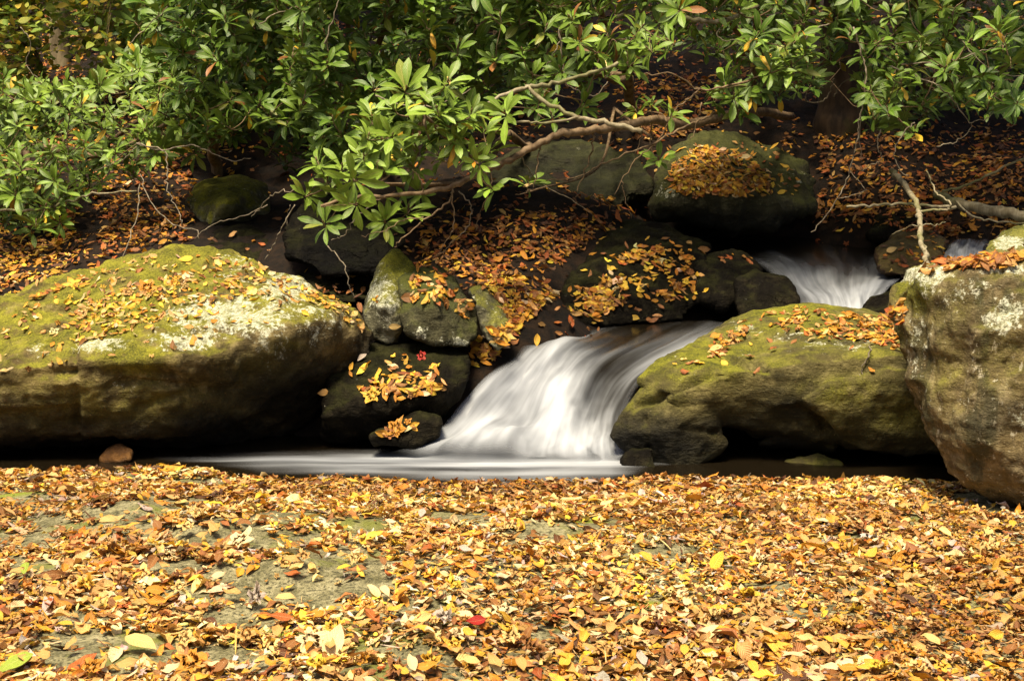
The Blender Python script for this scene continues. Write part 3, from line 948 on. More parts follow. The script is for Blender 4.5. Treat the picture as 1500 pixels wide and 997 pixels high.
def lobed_leaf(lobes=5, deep=.5, curl=.3, seed=0, size=1.0):
    r = np.random.default_rng(seed)
    n = lobes * 6
    ang = np.linspace(-math.pi * .94, math.pi * .94, n)
    ph = (ang / (math.pi * .94) + 1) / 2 * lobes
    fr = np.abs((ph % 1) - .5) * 2
    main = .75 + .25 * np.cos(ang)
    rad = main * (1 - deep * fr ** 1.1) * (1 + .10 * r.normal(size=n))
    out = np.stack([np.sin(ang) * rad * .5, .38 + np.cos(ang) * rad * .6], -1)
    inner = np.array([0, .38]) + (out - np.array([0, .38])) * .5
    p2 = np.vstack([[[0, .38]], inner, out])
    z = curl * (p2[:, 0] ** 2 * r.uniform(.1, 1.2) + (p2[:, 1] - .38) ** 2 * r.uniform(-.5, .8)) + .05 * curl * r.normal(size=len(p2))
    v = np.stack([p2[:, 0], p2[:, 1], z], -1)
    k = np.arange(n - 1)
    f4 = np.stack([1 + k + 1, 1 + k, 1 + n + k, 1 + n + k + 1], -1)
    f3 = np.stack([np.zeros(n - 1, int), 1 + k, 1 + k + 1], -1)
    # as quads only: degenerate-free fan is kept as triangles turned into quads over the centre
    f3q = np.stack([f3[:, 0], f3[:, 2], f3[:, 1]], -1)
    uv = np.stack([p2[:, 0] + .5, p2[:, 1]], -1)
    return v, f4, uv, f3q


def tmpl_set(n, cols, rows, strong, seed, lob=.0):
    r = np.random.default_rng(seed)
    out = []
    for k in range(n):
        if r.random() < lob:
            v, f4, uv, f3 = lobed_leaf(5, r.uniform(.35, .6), r.uniform(.3, 1.6) * strong, seed * 31 + k)
            out.append((v - [0, .4, 0], f4, uv, f3))
        else:
            s = strong
            v, f, uv = grid_leaf(rows, cols, r.uniform(.22, .60), r.uniform(.36, .52), np.clip(r.normal() * 1.1 * s, -1.7, 1.7), min(abs(r.normal()) * 3.0 * s, 5.5) * r.choice([1, 1, -1]),
                                 np.clip(r.normal() * .3 * s, -.6, .6), np.clip(r.normal() * .8 * s, -1.2, 1.2), .25 * s, 0, .015, seed * 31 + k)
            v = v - [0, .5, 0]
            v[:, 2] -= v[:, 2].mean()
            out.append((v, f, uv, None))
    return out


T_FORE = tmpl_set(60, 4, 5, .8, 3, .16) + tmpl_set(50, 4, 5, 1.2, 6, .0)
for k in range(5):  # loose leaf stalks and needle thin scraps
    v, f, uv = grid_leaf(5, 4, .05, .5, RNG.normal() * .8, 0, 0, 0, 0, 0, .012, 900 + k)
    T_FORE.append(((v - [0, .5, 0]) * 1.7, f, uv, None))
T_FLAT = tmpl_set(40, 4, 5, .9, 4, .06)

PAL = {
    'tan': (.53, .305, .095), 'gold': (.64, .37, .04), 'orange': (.52, .225, .022), 'brown': (.27, .115, .032), 'dark': (.10, .04, .015),
    'cream': (.70, .53, .28), 'grey': (.46, .38, .31), 'yellow': (.70, .46, .04), 'rust': (.36, .10, .02), 'straw': (.64, .44, .16), 'red': (.34, .02, .012), 'green': (.28, .36, .04)}
MIX_FORE = dict(tan=.29, gold=.10, orange=.14, brown=.19, dark=.07, cream=.11, grey=.045, yellow=.02, rust=.04, straw=.10)
MIX_ROCK = dict(gold=.2, yellow=.13, orange=.13, tan=.18, brown=.1, straw=.2, cream=.10)
MIX_BACK = dict(orange=.22, brown=.32, rust=.2, gold=.06, tan=.05, dark=.18, yellow=.015)  # browner, darker leaves: the bank's shade is put into this palette
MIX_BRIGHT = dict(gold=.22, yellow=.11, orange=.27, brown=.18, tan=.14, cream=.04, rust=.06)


def pick_cols(mix, n, rng):
    ks = list(mix)
    pr = np.array([mix[k] for k in ks])
    c = np.array([PAL[k] for k in ks])[rng.choice(len(ks), n, p=pr / pr.sum())]
    c = c * np.exp(rng.normal(0, .16, (n, 1))) * np.exp(rng.normal(0, .06, (n, 3)))
    return np.clip(c, .004, .85)


def basis(nrm, yaw):
    nrm = nrm / (np.linalg.norm(nrm, axis=1)[:, None] + 1e-9)
    ref = np.stack([np.cos(yaw), np.sin(yaw), 0 * yaw], -1)
    y = ref - nrm * (ref * nrm).sum(1)[:, None]
    y /= np.linalg.norm(y, axis=1)[:, None] + 1e-9
    x = np.cross(y, nrm)
    return np.stack([x, y, nrm], -1)  # columns


def leaves_mesh(name, pos, nrm, yaw, size, cols, tmpl, rng):
    which = rng.integers(0, len(tmpl), len(pos))
    B = basis(nrm, yaw)
    V, F4, F3, UV, CC, n = [], [], [], [], [], 0
    for k, tm in enumerate(tmpl):
        idx = np.nonzero(which == k)[0]
        if not len(idx):
            continue
        v, f4, uv, f3 = tm
        w = np.einsum('nij,vj->nvi', B[idx], v) * size[idx, None, None] + pos[idx, None, :]
        m = len(v)
        off = n + np.arange(len(idx)) * m
        V.append(w.reshape(-1, 3))
        F4.append((off[:, None, None] + f4[None]).reshape(-1, 4))
        if f3 is not None:
            F3.append((off[:, None, None] + f3[None]).reshape(-1, 3))
        UV.append(np.tile(uv, (len(idx), 1)))
        CC.append(np.repeat(cols[idx], m, axis=0))
        n += m * len(idx)
    fl = [np.vstack(F4)] + ([np.vstack(F3)] if F3 else [])
    return np_mesh(name, np.vstack(V), fl, uv=np.vstack(UV), col=np.vstack(CC))


def tilt(n, nrm, amt, rng):
    return nrm + rng.normal(0, amt, (n, 3))


# bare patches of the shelf (photo pixels on the shelf, taken to the ground)
BARE = [(690, 760, 70, 8), (300, 705, 50, 6), (620, 900, 50, 8), (1240, 790, 50, 7), (980, 810, 60, 7), (800, 935, 50, 7), (90, 765, 60, 12), (560, 960, 90, 14), (330, 960, 60, 14), (1180, 900, 60, 6), (420, 760, 60, 8),
        (520, 830, 60, 18), (250, 830, 60, 10), (300, 870, 60, 10), (40, 790, 40, 10), (230, 745, 70, 14), (410, 800, 70, 18), (470, 870, 80, 22), (200, 950, 70, 20),
        (185, 765, 75, 22), (320, 785, 80, 18), (420, 845, 110, 30), (350, 910, 60, 15), (140, 955, 85, 28), (585, 985, 75, 16), (535, 775, 40, 14), (790, 785, 60, 14), (30, 728, 45, 7),
        (60, 835, 60, 14), (175, 697, 30, 6), (100, 905, 40, 10), (1420, 735, 60, 10), (1345, 765, 30, 5), (1070, 765, 22, 5), (960, 885, 18, 7), (545, 860, 40, 14), (1480, 745, 40, 10),
        (880, 770, 40, 8), (640, 735, 40, 6), (1130, 862, 30, 6), (700, 770, 50, 6)]


def bare_at(px, py):
    b = np.zeros(len(px))
    for a, c, sx, sy in BARE:
        sx, sy = sx * 1.15, sy * 1.4
        b = np.maximum(b, 1.25 * np.exp(-(((px - a) / sx) ** 2 + ((py - c) / sy) ** 2)))
    return np.minimum(b * (.75 + .5 * vnoise(np.stack([px / 22, py / 9, px * 0], -1), 4)), 1)


r1 = np.random.default_rng(21)
N = 105000
fx = r1.uniform(-2.5, 2.5, N)
fy = r1.uniform(2.15, 4.95, N)
keep = (np.abs(fx) < .40 * fy + .35) & (fy < edge_y(fx) + .05)
fx, fy = fx[keep], fy[keep]
fz = ground_z(fx, fy)
qx, qy = proj(np.stack([fx, fy, fz], -1))
ba = bare_at(qx, qy)
keep = r1.random(len(fx)) > .955 * sstep(.22, .62, ba)
fx, fy, fz, ba = fx[keep], fy[keep], fz[keep], ba[keep]
e = 1e-2
gn = np.stack([-(ground_z(fx + e, fy) - fz) / e, -(ground_z(fx, fy + e) - fz) / e, np.ones(len(fx))], -1)
gn[:, :2] = np.clip(gn[:, :2], -.6, .6)
n = len(fx)
lay = r1.random(n) ** 1.3
pile = .5 + .5 * fbm(np.stack([fx * 2.2, fy * 2.2, fx * 0], -1), 2, 50)
pos = np.stack([fx, fy, fz + .004 + .024 * lay * np.clip(pile + .3, .3, 1.3) * (1 - .6 * ba)], -1)
sz = np.clip(np.exp(r1.normal(math.log(.0265), .48, n)), .010, .07)
fc = pick_cols(MIX_FORE, n, r1)
damp = fbm(np.stack([fx * 1.7, fy * 2.4, fx * 0], -1), 4, 61, .6)   # damper, browner drifts of leaves
fc = fc * np.exp(np.outer(-.34 * np.clip(damp, -.8, 1.4), [.8, 1.05, 1.2]))
sz = sz * np.exp(.22 * fbm(np.stack([fx * 2.1, fy * 2.1, fx * 0 + 4], -1), 2, 63))
me = leaves_mesh('fallen_leaves', pos, tilt(n, gn, .26, r1), r1.uniform(0, 6.283, n), sz, np.clip(fc, .004, .85), T_FORE, r1)
tag(link('fallen_leaves', me, M_LITTER), 'thick carpet of dry tan and golden leaves over the foreground rock shelf', 'fallen leaves', kind='stuff')


def px_scatter(poly, count, rng, owners=None, clump=.0, cs=30, minz=.15):
    """drop leaves on whatever surface the photograph shows inside the polygon"""
    poly_a = np.array(poly, float)
    lo, hi = poly_a.min(0), poly_a.max(0)
    P_, N_ = [], []
    tries = 0
    while len(P_) < count and tries < count * 12:
        tries += 1
        a, b = rng.uniform(lo[0], hi[0]), rng.uniform(lo[1], hi[1])
        if not in_poly(np.array([a]), np.array([b]), poly)[0]:
            continue
        if clump and vnoise(np.array([[a / cs, b / (cs * .6), 3.3]]), 8)[0] < rng.uniform(-1, 1) * .6 + clump:
            continue
        d = FW + RT * ((a - 750) / F) + UP * (-(b - 498.5) / F)
        hit = A_BVH.ray_cast(Vector(CAM), Vector(d))
        if hit[0] is None:
            continue
        if owners and OWN[hit[2]] not in owners:
            continue
        if hit[1].z < minz:
            continue
        P_.append(tuple(hit[0]))
        N_.append(tuple(hit[1]))
    return np.array(P_).reshape(-1, 3), np.array(N_).reshape(-1, 3)


def top_scatter(x0, x1, y0, y1, count, rng, owners, minz=.5, clump=-.2, sc=3.0):
    P_, N_ = [], []
    for _ in range(count):
        x, y = rng.uniform(x0, x1), rng.uniform(y0, y1)
        hit = A_BVH.ray_cast(Vector((x, y, 12)), Vector((0, 0, -1)))
        if hit[0] is None or (owners and OWN[hit[2]] not in owners) or hit[1].z < minz:
            continue
        if vnoise(np.array([[x * sc, y * sc, .5]]), 8)[0] < rng.uniform(-1, 1) * .5 + clump:
            continue
        P_.append(tuple(hit[0]))
        N_.append(tuple(hit[1]))
    return np.array(P_).reshape(-1, 3), np.array(N_).reshape(-1, 3)


def litter(label, sets, mix, rng, size=.055, lift=.02, tl=.2, tm=None, hollow=False):
    pos = np.vstack([s[0] for s in sets])
    nr = np.vstack([s[1] for s in sets])
    n = len(pos)
    if hollow:  # leaves thinned so bare dark soil stands in for the hollow's deep shadow
        hx, hy = proj(pos)
        kp = ~((hx > 285) & (hx < 610) & (hy > 230) & (hy < 425)) | (rng.random(n) < .16)
        pos, nr = pos[kp], nr[kp]
        n = len(pos)
    up = nr * .7 + np.array([0, 0, .3])
    pos = pos + up * (.004 + lift * rng.random(n) ** 2)[:, None]
    sz = np.clip(np.exp(rng.normal(math.log(size), .26, n)), size * .5, size * 1.8)
    me = leaves_mesh('fallen_leaves', pos, tilt(n, nr, tl, rng), rng.uniform(0, 6.283, n), sz, pick_cols(mix, n, rng), tm or T_FLAT, rng)
    return tag(link('fallen_leaves', me, M_LITTER), label, 'fallen leaves', kind='stuff')


r2 = np.random.default_rng(5)
litter('scattered yellow and tan leaves on top of the big left boulder',
       [px_scatter([(0, 470), (120, 408), (280, 372), (390, 395), (430, 430), (330, 440), (250, 480), (120, 500), (0, 520)], 330, r2, ['left'], .05, 45),
        px_scatter([(60, 490), (130, 440), (220, 450), (240, 480), (120, 500)], 60, r2, ['left'], .0, 30),
        px_scatter([(210, 440), (250, 400), (300, 410), (270, 450)], 40, r2, ['left']), px_scatter([(440, 420), (510, 445), (540, 490), (500, 470)], 50, r2, None),
        px_scatter([(390, 425), (415, 415), (430, 440), (410, 455)], 14, r2, ['left']), px_scatter([(100, 415), (180, 385), (230, 372), (230, 380), (110, 425)], 30, r2, ['left']),
        px_scatter([(280, 370), (360, 378), (520, 455), (510, 460), (350, 390)], 40, r2, ['left']), px_scatter([(0, 460), (280, 368), (520, 450), (450, 470), (250, 520), (0, 545)], 130, r2, ['left'])], MIX_ROCK, r2, .033, .006, .25)
litter('ribbon of rust and gold leaves in the ledge on top of the overhanging boulder',
       [px_scatter([(1125, 478), (1160, 462), (1230, 460), (1312, 470), (1322, 510), (1250, 500), (1200, 495)], 260, r2, ['mid'], -.3, 40),
        px_scatter([(1040, 505), (1075, 482), (1105, 478), (1090, 495), (1050, 525), (1040, 530)], 60, r2, ['mid']),
        px_scatter([(1100, 465), (1180, 448), (1250, 455), (1180, 460)], 20, r2, ['mid']), px_scatter([(1290, 470), (1325, 440), (1325, 500)], 40, r2, None), px_scatter([(950, 520), (1100, 460), (1320, 460), (1400, 540), (1000, 560)], 40, r2, ['mid'], 0, 30, .72)],
       dict(orange=.3, brown=.25, gold=.15, tan=.2, rust=.1, straw=.1), r2, .036, .012)
litter('crisp brown leaves along the flat top of the tall right boulder',
       [px_scatter([(1370, 386), (1500, 372), (1500, 384), (1390, 395)], 120, r2, ['right']), top_scatter(1.2, 2.2, 4.4, 5.3, 160, r2, ['right'], .7, -.3)], dict(orange=.35, brown=.35, tan=.2, rust=.1), r2, .05, .01)
litter('pile of gold and orange leaves on the wet black rock left of the cascade',
       [px_scatter([(525, 570), (560, 545), (650, 545), (655, 570), (600, 585), (555, 590)], 85, r2, ['darktop'], .0, 25), px_scatter([(500, 530), (560, 515), (680, 530), (650, 560), (520, 560)], 20, r2, ['darktop']),
        px_scatter([(548, 640), (605, 618), (610, 628), (560, 645)], 18, r2, ['lowwet'])], MIX_BRIGHT, r2, .041, .01)
litter('orange leaves plastered over the dark boulder above the cascade lip',
       [px_scatter([(835, 455), (850, 415), (890, 385), (960, 360), (1015, 375), (1030, 440), (980, 440), (930, 435), (880, 465)], 260, r2, ['centre'], .05, 30),
        px_scatter([(895, 375), (950, 355), (960, 385), (900, 395)], 25, r2, ['centre']), px_scatter([(800, 350), (1040, 350), (1040, 475), (800, 475)], 70, r2, ['centre', 'ridge', 'knob']), px_scatter([(840, 470), (860, 430), (910, 440), (880, 465)], 60, r2, ['centre'])], MIX_BRIGHT, r2, .042, .012)
litter('heap of orange leaves on the flat topped boulder in the back',
       [px_scatter([(975, 255), (1020, 215), (1090, 225), (1135, 265), (1125, 295), (1060, 310), (990, 285)], 800, r2, ['backtop'], -.25, 30), px_scatter([(985, 215), (1130, 205), (1190, 275), (1100, 310), (965, 285)], 120, r2, ['backtop'])], MIX_BRIGHT, r2, .039, .02)
litter('golden leaves wedged between the small stones left of the cascade',
       [px_scatter([(595, 400), (640, 395), (690, 440), (695, 480), (650, 450), (600, 440)], 70, r2, ['moss']), px_scatter([(690, 405), (760, 400), (820, 430), (775, 465), (740, 510), (700, 530), (745, 470)], 330, r2, None, -.2),
        px_scatter([(545, 440), (560, 440), (570, 480), (550, 470)], 3, r2, ['pointed']), px_scatter([(690, 500), (760, 470), (720, 535), (690, 540)], 60, r2, None)], MIX_BRIGHT, r2, .042, .015)
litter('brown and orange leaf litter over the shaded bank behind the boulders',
       [px_scatter([(280, 340), (410, 345), (545, 400), (530, 440), (400, 420)], 70, r2, ['hollow', 'hollow_shade']), px_scatter([(600, 360), (700, 330), (930, 280), (900, 330), (830, 380), (780, 430), (640, 400)], 620, r2, None, -.15, 40),
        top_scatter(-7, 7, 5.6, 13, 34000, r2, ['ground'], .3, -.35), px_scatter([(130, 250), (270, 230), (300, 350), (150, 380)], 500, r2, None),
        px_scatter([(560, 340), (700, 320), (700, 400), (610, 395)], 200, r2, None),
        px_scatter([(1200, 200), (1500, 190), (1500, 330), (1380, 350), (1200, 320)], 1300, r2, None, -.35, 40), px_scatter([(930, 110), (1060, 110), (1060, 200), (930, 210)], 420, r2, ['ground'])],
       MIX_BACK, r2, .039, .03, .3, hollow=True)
litter('bright yellow leaves on the sunlit bank at the far left',
       [px_scatter([(-60, 320), (110, 310), (115, 370), (60, 415), (-60, 420)], 420, r2, None, -.3, 30), px_scatter([(40, 440), (120, 405), (150, 400), (60, 440)], 30, r2, None),
        top_scatter(-3.5, -2.0, 6.3, 8.2, 900, r2, ['ground'], .3, -.4), top_scatter(-5, -1.6, 8.4, 13, 5000, r2, ['ground'], .3, -.5)], MIX_BRIGHT, r2, .039, .02)
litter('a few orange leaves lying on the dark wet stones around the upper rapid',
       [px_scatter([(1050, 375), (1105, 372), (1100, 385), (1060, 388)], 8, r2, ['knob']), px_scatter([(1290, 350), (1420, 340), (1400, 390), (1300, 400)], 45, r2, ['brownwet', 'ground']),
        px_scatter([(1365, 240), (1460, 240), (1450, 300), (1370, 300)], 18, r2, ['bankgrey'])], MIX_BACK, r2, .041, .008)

# single leaves the photograph lets one point at


def leaf_obj(px, py, color, label, size=.07, kind='oval', up=.0, yaw=None, group=None, seed=0, strong=.8, on=None, lift=.03):
    d = FW + RT * ((px - 750) / F) + UP * (-(py - 498.5) / F)
    hit = A_BVH.ray_cast(Vector(CAM), Vector(d))
    if hit[0] is None:
        return
    key = (kind, color, seed % 6, round(strong, 1))
    if key not in LEAF_ME:
        r = np.random.default_rng(500 + seed % 6)
        f3 = None
        if kind == 'lobed':
            v, f, uv, f3 = lobed_leaf(5, .5, strong, seed % 6)
            v = v - [0, .4, 0]
        else:
            v, f, uv = grid_leaf(7, 5, .5, .42, r.normal() * 1.1 * strong, r.uniform(.5, 3) * strong, r.normal() * .3 * strong, r.normal() * .6 * strong, .2 * strong, 0, .015, seed % 6)
            v = v - [0, .5, 0]
        me = np_mesh('fallen_leaf', v, [f] + ([f3] if f3 is not None else []), uv=uv, col=np.tile(np.array(PAL[color]), (len(v), 1)))
        me.materials.append(M_LITTER)
        LEAF_ME[key] = me
    o = bpy.data.objects.new('fallen_leaf', LEAF_ME[key])
    COL.objects.link(o)
    rr = np.random.default_rng(int(px * 13 + py * 7))
    nr = np.array(hit[1])
    nr = nr / np.linalg.norm(nr) + np.array([rr.normal() * .15, -up, 0])
    B = basis(nr[None], np.array([yaw if yaw is not None else rr.uniform(0, 6.28)]))[0]
    m = Matrix([[*B[0], 0], [*B[1], 0], [*B[2], 0], [0, 0, 0, 1]])
    loc = Vector(hit[0]) + Vector(hit[1]) * lift
    o.matrix_world = Matrix.Translation(loc) @ m @ Matrix.Scale(size, 4)
    tag(o, label, 'leaf', group)
    return o


LEAF_ME = {}
for a in [(695, 928, 'red', 'small bright red leaf in the middle of the foreground leaf carpet', .05, 'oval', .5),
          (1047, 836, 'yellow', 'upright golden yellow leaf standing out of the leaf carpet at right', .062, 'oval', 1.4, 1.2),
          (350, 808, 'cream', 'large pale cream lobed leaf in the left foreground beside bare rock', .095, 'lobed', .4),
          (410, 921, 'rust', 'dark maroon leaf lying on bare rock in the left foreground', .06, 'oval', .3),
          (205, 958, 'straw', 'long straw coloured leaf lying on the lower left bare rock', .085, 'oval', .4, -.5),
          (278, 985, 'orange', 'large orange lobed leaf at the bottom edge left of centre', .095, 'lobed', .7),
          (455, 955, 'cream', 'crumpled whitish lobed leaf right of the maroon leaf near the bottom', .1, 'lobed', .6),
          (735, 910, 'cream', 'white curled leaf just above and right of the small red leaf', .075, 'lobed', .5),
          (25, 987, 'green', 'yellow green leaf in the bottom left corner', .08, 'oval', .3),
          (40, 848, 'green', 'small green leaf near the left edge of the leaf carpet', .045, 'oval', .4),
          (215, 425, 'orange', 'orange lobed leaf on the mossy top of the left boulder', .10, 'lobed', .3),
          (273, 382, 'yellow', 'round yellow leaf near the summit of the left boulder', .06, 'oval', .5),
          (550, 582, 'gold', 'golden lobed leaf hanging over the front of the wet black rock', .10, 'lobed', .6),
          (618, 523, 'red', 'deep red leaf on the back of the wet black rock', .06, 'lobed', .6),
          (532, 526, 'grey', 'mauve grey oval leaf on the wet black rock', .05, 'oval', .5),
          (477, 576, 'tan', 'lone tan leaf stuck on the dark left flank of the wet black rock', .055, 'oval', .9),
          (580, 632, 'orange', 'orange lobed leaf lying on the low wet rock at the cascade foot', .10, 'lobed', .3),
          (577, 477, 'straw', 'single straw yellow leaf on the face of the pointed stone', .05, 'oval', .8),
          (1143, 284, 'yellow', 'lone yellow leaf at the right rim of the flat topped back boulder', .055, 'oval', .6),
          (1048, 515, 'straw', 'pale leaf resting in the crack of the overhanging boulder', .06, 'oval', .7),
          (895, 605, 'gold', 'gold leaf on the wet left tip of the overhanging boulder', .055, 'oval', .7),
          (785, 500, 'gold', 'gold leaf at the top left edge of the cascade', .055, 'oval', .5),
          (1305, 368, 'straw', 'pale oval leaf on the brown wet rock behind the tall right boulder', .06, 'oval', .8),
          (490, 670 + 290, 'cream', 'pale upright pointed leaf right of the crumpled whitish leaf', .09, 'oval', 1.0, 1.4)]:
    px, py, c, lab, s, k = a[:6]
    leaf_obj(px, py, c, lab, s, k, a[6], a[7] if len(a) > 7 else None, None, int(px), .35 if k == 'lobed' else .5, lift=.03 if py > 690 else .012)

r3 = np.random.default_rng(77)
cls = ['tan', 'gold', 'straw', 'cream', 'brown', 'orange', 'grey', 'yellow']
names = {'tan': 'tan', 'gold': 'golden', 'straw': 'straw coloured', 'cream': 'pale cream', 'brown': 'dark brown', 'orange': 'orange', 'grey': 'greyish', 'yellow': 'yellow'}
cnt = 0
while cnt < 230:
    px, py = r3.uniform(0, 1500), 997 - 235 * r3.random() ** 1.6
    if bare_at(np.array([px]), np.array([py]))[0] > .5 and r3.random() > .35:
        continue
    c = cls[r3.choice(8, p=[.26, .16, .17, .12, .1, .09, .04, .06])]
    k = 'lobed' if r3.random() < .22 else 'oval'
    lab = f"{'dry lobed' if k == 'lobed' else 'curled oval'} {names[c]} leaf lying on the near part of the leaf carpet"
    leaf_obj(px, py, c, lab, r3.uniform(.034, .052) * (1.3 if k == 'lobed' else 1), k, r3.normal() * .2 + .15, None, 'larger dry leaves on the near leaf carpet', int(r3.integers(0, 100)), float(r3.choice([.8, 1.1, 1.4])))
    cnt += 1

# ---------------------------------------------------------------- rhododendrons
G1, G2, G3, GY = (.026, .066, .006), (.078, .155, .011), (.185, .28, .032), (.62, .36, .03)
RL = []
_r = np.random.default_rng(9)
for k in range(14):
    v, f, uv = grid_leaf(6, 3, _r.uniform(.27, .34), .6, -_r.uniform(.1, .9), 0, _r.uniform(.12, .4), _r.normal() * .25, .05, 0, .03, k)
    v[:, 1] += .08
    RL.append((v, f, uv, None))


class Foliage:
    def __init__(s):
        s.pos, s.B, s.size, s.col = [], [], [], []

    def leaf(s, p, d, n, size, col):
        d = d / np.linalg.norm(d)
        n = n - d * (n @ d)
        n /= np.linalg.norm(n) + 1e-9
        s.pos.append(p)
        s.B.append(np.stack([np.cross(d, n), d, n], -1))
        s.size.append(size)
        s.col.append(col)

    def mesh(s, name, tmpl, rng):
        pos, B, size, col = map(np.array, (s.pos, s.B, s.size, s.col))
        which = rng.integers(0, len(tmpl), len(pos))
        V, F4, UV, CC, n = [], [], [], [], 0
        for k, (v, f4, uv, _) in enumerate(tmpl):
            idx = np.nonzero(which == k)[0]
            if not len(idx):
                continue
            w = np.einsum('nij,vj->nvi', B[idx], v) * size[idx, None, None] + pos[idx, None, :]
            off = n + np.arange(len(idx)) * len(v)
            V.append(w.reshape(-1, 3))
            F4.append((off[:, None, None] + f4[None]).reshape(-1, 4))
            UV.append(np.tile(uv, (len(idx), 1)))
            CC.append(np.repeat(col[idx], len(v), axis=0))
            n += len(v) * len(idx)
        return np_mesh(name, np.vstack(V), np.vstack(F4), uv=np.vstack(UV), col=np.vstack(CC))


def whorl(fo, bud, p, axis, L, rng, tone, yellow):
    axis = axis / np.linalg.norm(axis)
    a = np.cross(axis, [0.3, .9, .2])
    a /= np.linalg.norm(a)
    b = np.cross(axis, a)
    n = int(rng.integers(9, 15))
    ph = rng.uniform(0, 6.28)
    for k in range(n):
        th = ph + k * 2.399 + rng.normal() * .12
        lift = rng.uniform(-.25, .75) if k % 3 else rng.uniform(.3, 1.2)
        d = a * math.cos(th) + b * math.sin(th) + axis * lift + np.array([0, 0, -.18])
        g = rng.random()
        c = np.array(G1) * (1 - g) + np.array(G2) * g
        c = c * (1 - tone) + np.array(G3) * tone * (.7 + .5 * rng.random())  # tone lightens front shrubs and darkens deep ones; light and shade in leaf colour
        q = rng.random()
        if q < .012:
            c = np.array(PAL['yellow']) * .9
        elif q < .02:
            c = np.array(PAL['brown']) * .8
        elif q < .05:
            c = c * .6 + np.array([.25, .2, .03]) * .4
        fo.leaf(p - axis * .012 * (k % 3), d, axis + .25 * rng.normal(size=3), L * rng.uniform(.7, 1.12), c * np.exp(rng.normal() * .14))
    if bud is not None:
        t = np.linspace(0, 1, 4)
        bud.tube(p + np.outer(t, axis) * .022, np.array([.002, .0045, .0035, .0006]), 5)
    if rng.random() < .10:  # a dropped leaf caught in the rosette
        fo.leaf(p + axis * .012 + rng.normal(0, .012, 3), rng.normal(size=3), axis + rng.normal(0, .3, 3), L * rng.uniform(.35, .6),
                np.array(PAL[('yellow', 'straw', 'orange', 'gold')[int(rng.integers(0, 4))]]))
    if rng.random() < yellow:
        d = np.array([rng.normal() * .4, rng.normal() * .4 - .2, -1.0])
        return (p, d)


def poisson(poly, n, rng, mind):
    poly_a = np.array(poly, float)
    lo, hi = poly_a.min(0), poly_a.max(0)
    out = []
    tries = 0
    while len(out) < n and tries < n * 40:
        tries += 1
        q = rng.uniform(lo, hi)
        if not in_poly(np.array([q[0]]), np.array([q[1]]), poly)[0]:
            continue
        if out and np.min(np.hypot(*(np.array(out) - q).T)) < mind * rng.uniform(.4, 1):
            continue
        out.append(q)
    return out


def shrub(label, root, pts, L, rng, tone=.3, limbs=4, yellow=.05, name='rhododendron', facing=(0, -.5, .75), skeleton=None, trunk_r=.03, yellow_big=.0):
    """pts: world whorl positions. root: world base on the bank. The limbs carry their own foliage."""
    root = np.asarray(root, float)
    rt = empty(name, root)
    tag(rt, label, 'rhododendron')
    pts = np.array(pts)
    # k-means over the whorls -> limbs
    c = pts[rng.choice(len(pts), limbs, replace=False)]
    for _ in range(12):
        w = np.argmin(((pts[:, None] - c[None]) ** 2).sum(-1), 1)
        c = np.array([pts[w == k].mean(0) if (w == k).any() else c[k] for k in range(limbs)])
    fork = root + (pts.mean(0) - root) * .22 + np.array([0, 0, .12])
    tr = MB()
    tp = catmull([root - [0, 0, .15], root + [0, 0, .05], (root + fork) / 2 + rng.normal(0, .03, 3), fork], 5)
    tr.tube(tp - root, np.linspace(trunk_r * 1.25, trunk_r, len(tp)), 9)
    link('stem', tr.mesh('stem'), M_BARK, rt)
    ylist = []
    for k in range(limbs):
        idx = np.nonzero(w == k)[0]
        if not len(idx):
            continue
        br, fo = MB(), Foliage()
        cc = c[k] + np.array([0, .15, -.05])
        mid = (fork + cc) / 2 + np.array([rng.normal() * .08, .05, -.05 - .1 * rng.random()])
        path = catmull([fork, mid, cc], 8)
        rad = np.linspace(trunk_r * .8, trunk_r * .35, len(path))
        br.tube(path - root, rad, 7)
        nodes, nrad = list(path), list(rad)
        order = idx[np.argsort(np.linalg.norm(pts[idx] - cc, axis=1))]
        for i in order:
            p = pts[i]
            axis = np.array(facing) + rng.normal(0, .38, 3)
            axis /= np.linalg.norm(axis)
            nd = np.array(nodes)
            j = np.argmin(np.linalg.norm(nd - p, axis=1) + .08 * np.maximum(0, nd[:, 2] - p[2]))
            q = nd[j]
            dl = np.linalg.norm(p - q)
            r0 = min(nrad[j] * .8, .004 + .006 * dl)
            m1 = q + (p - q) * .45 + rng.normal(0, .05 * dl, 3) + np.array([0, 0, -.10 * dl])
            m2 = p - axis * min(.25 * dl, .06)
            tw = catmull([q, m1, m2, p], 4)
            rr = np.linspace(r0, .0028, len(tw))
            br.tube(tw - root, rr, 5)
            nodes += list(tw[3::3])
            nrad += list(rr[3::3])
            y = whorl(fo, br, p - root, axis, L * rng.uniform(.72, 1.1), rng, np.clip(tone + rng.normal() * .15, 0, 1), yellow)
            if y:
                ylist.append(y)
        bo = link('branch', br.mesh('branch'), M_BARK, rt)
        link('foliage', fo.mesh('foliage', RL, rng), M_GREEN, bo)
    for p, d in ylist[:24]:
        f2 = Foliage()
        col = np.array(PAL['yellow' if rng.random() < .6 else 'gold']) * rng.uniform(.8, 1.1)
        for _ in range(1 + (rng.random() < .5)):
            f2.leaf(p + np.array([0, 0, -.01]), np.array(d) + rng.normal(0, .25, 3), np.array([rng.normal() * .5, -1, .3]), L * rng.uniform(.6, .95), col)
        yo = link('withered_leaf', f2.mesh('withered_leaf', RL, rng), M_GREEN, rt)
        yo['label'] = 'yellow leaf hanging from the shrub'
    return rt


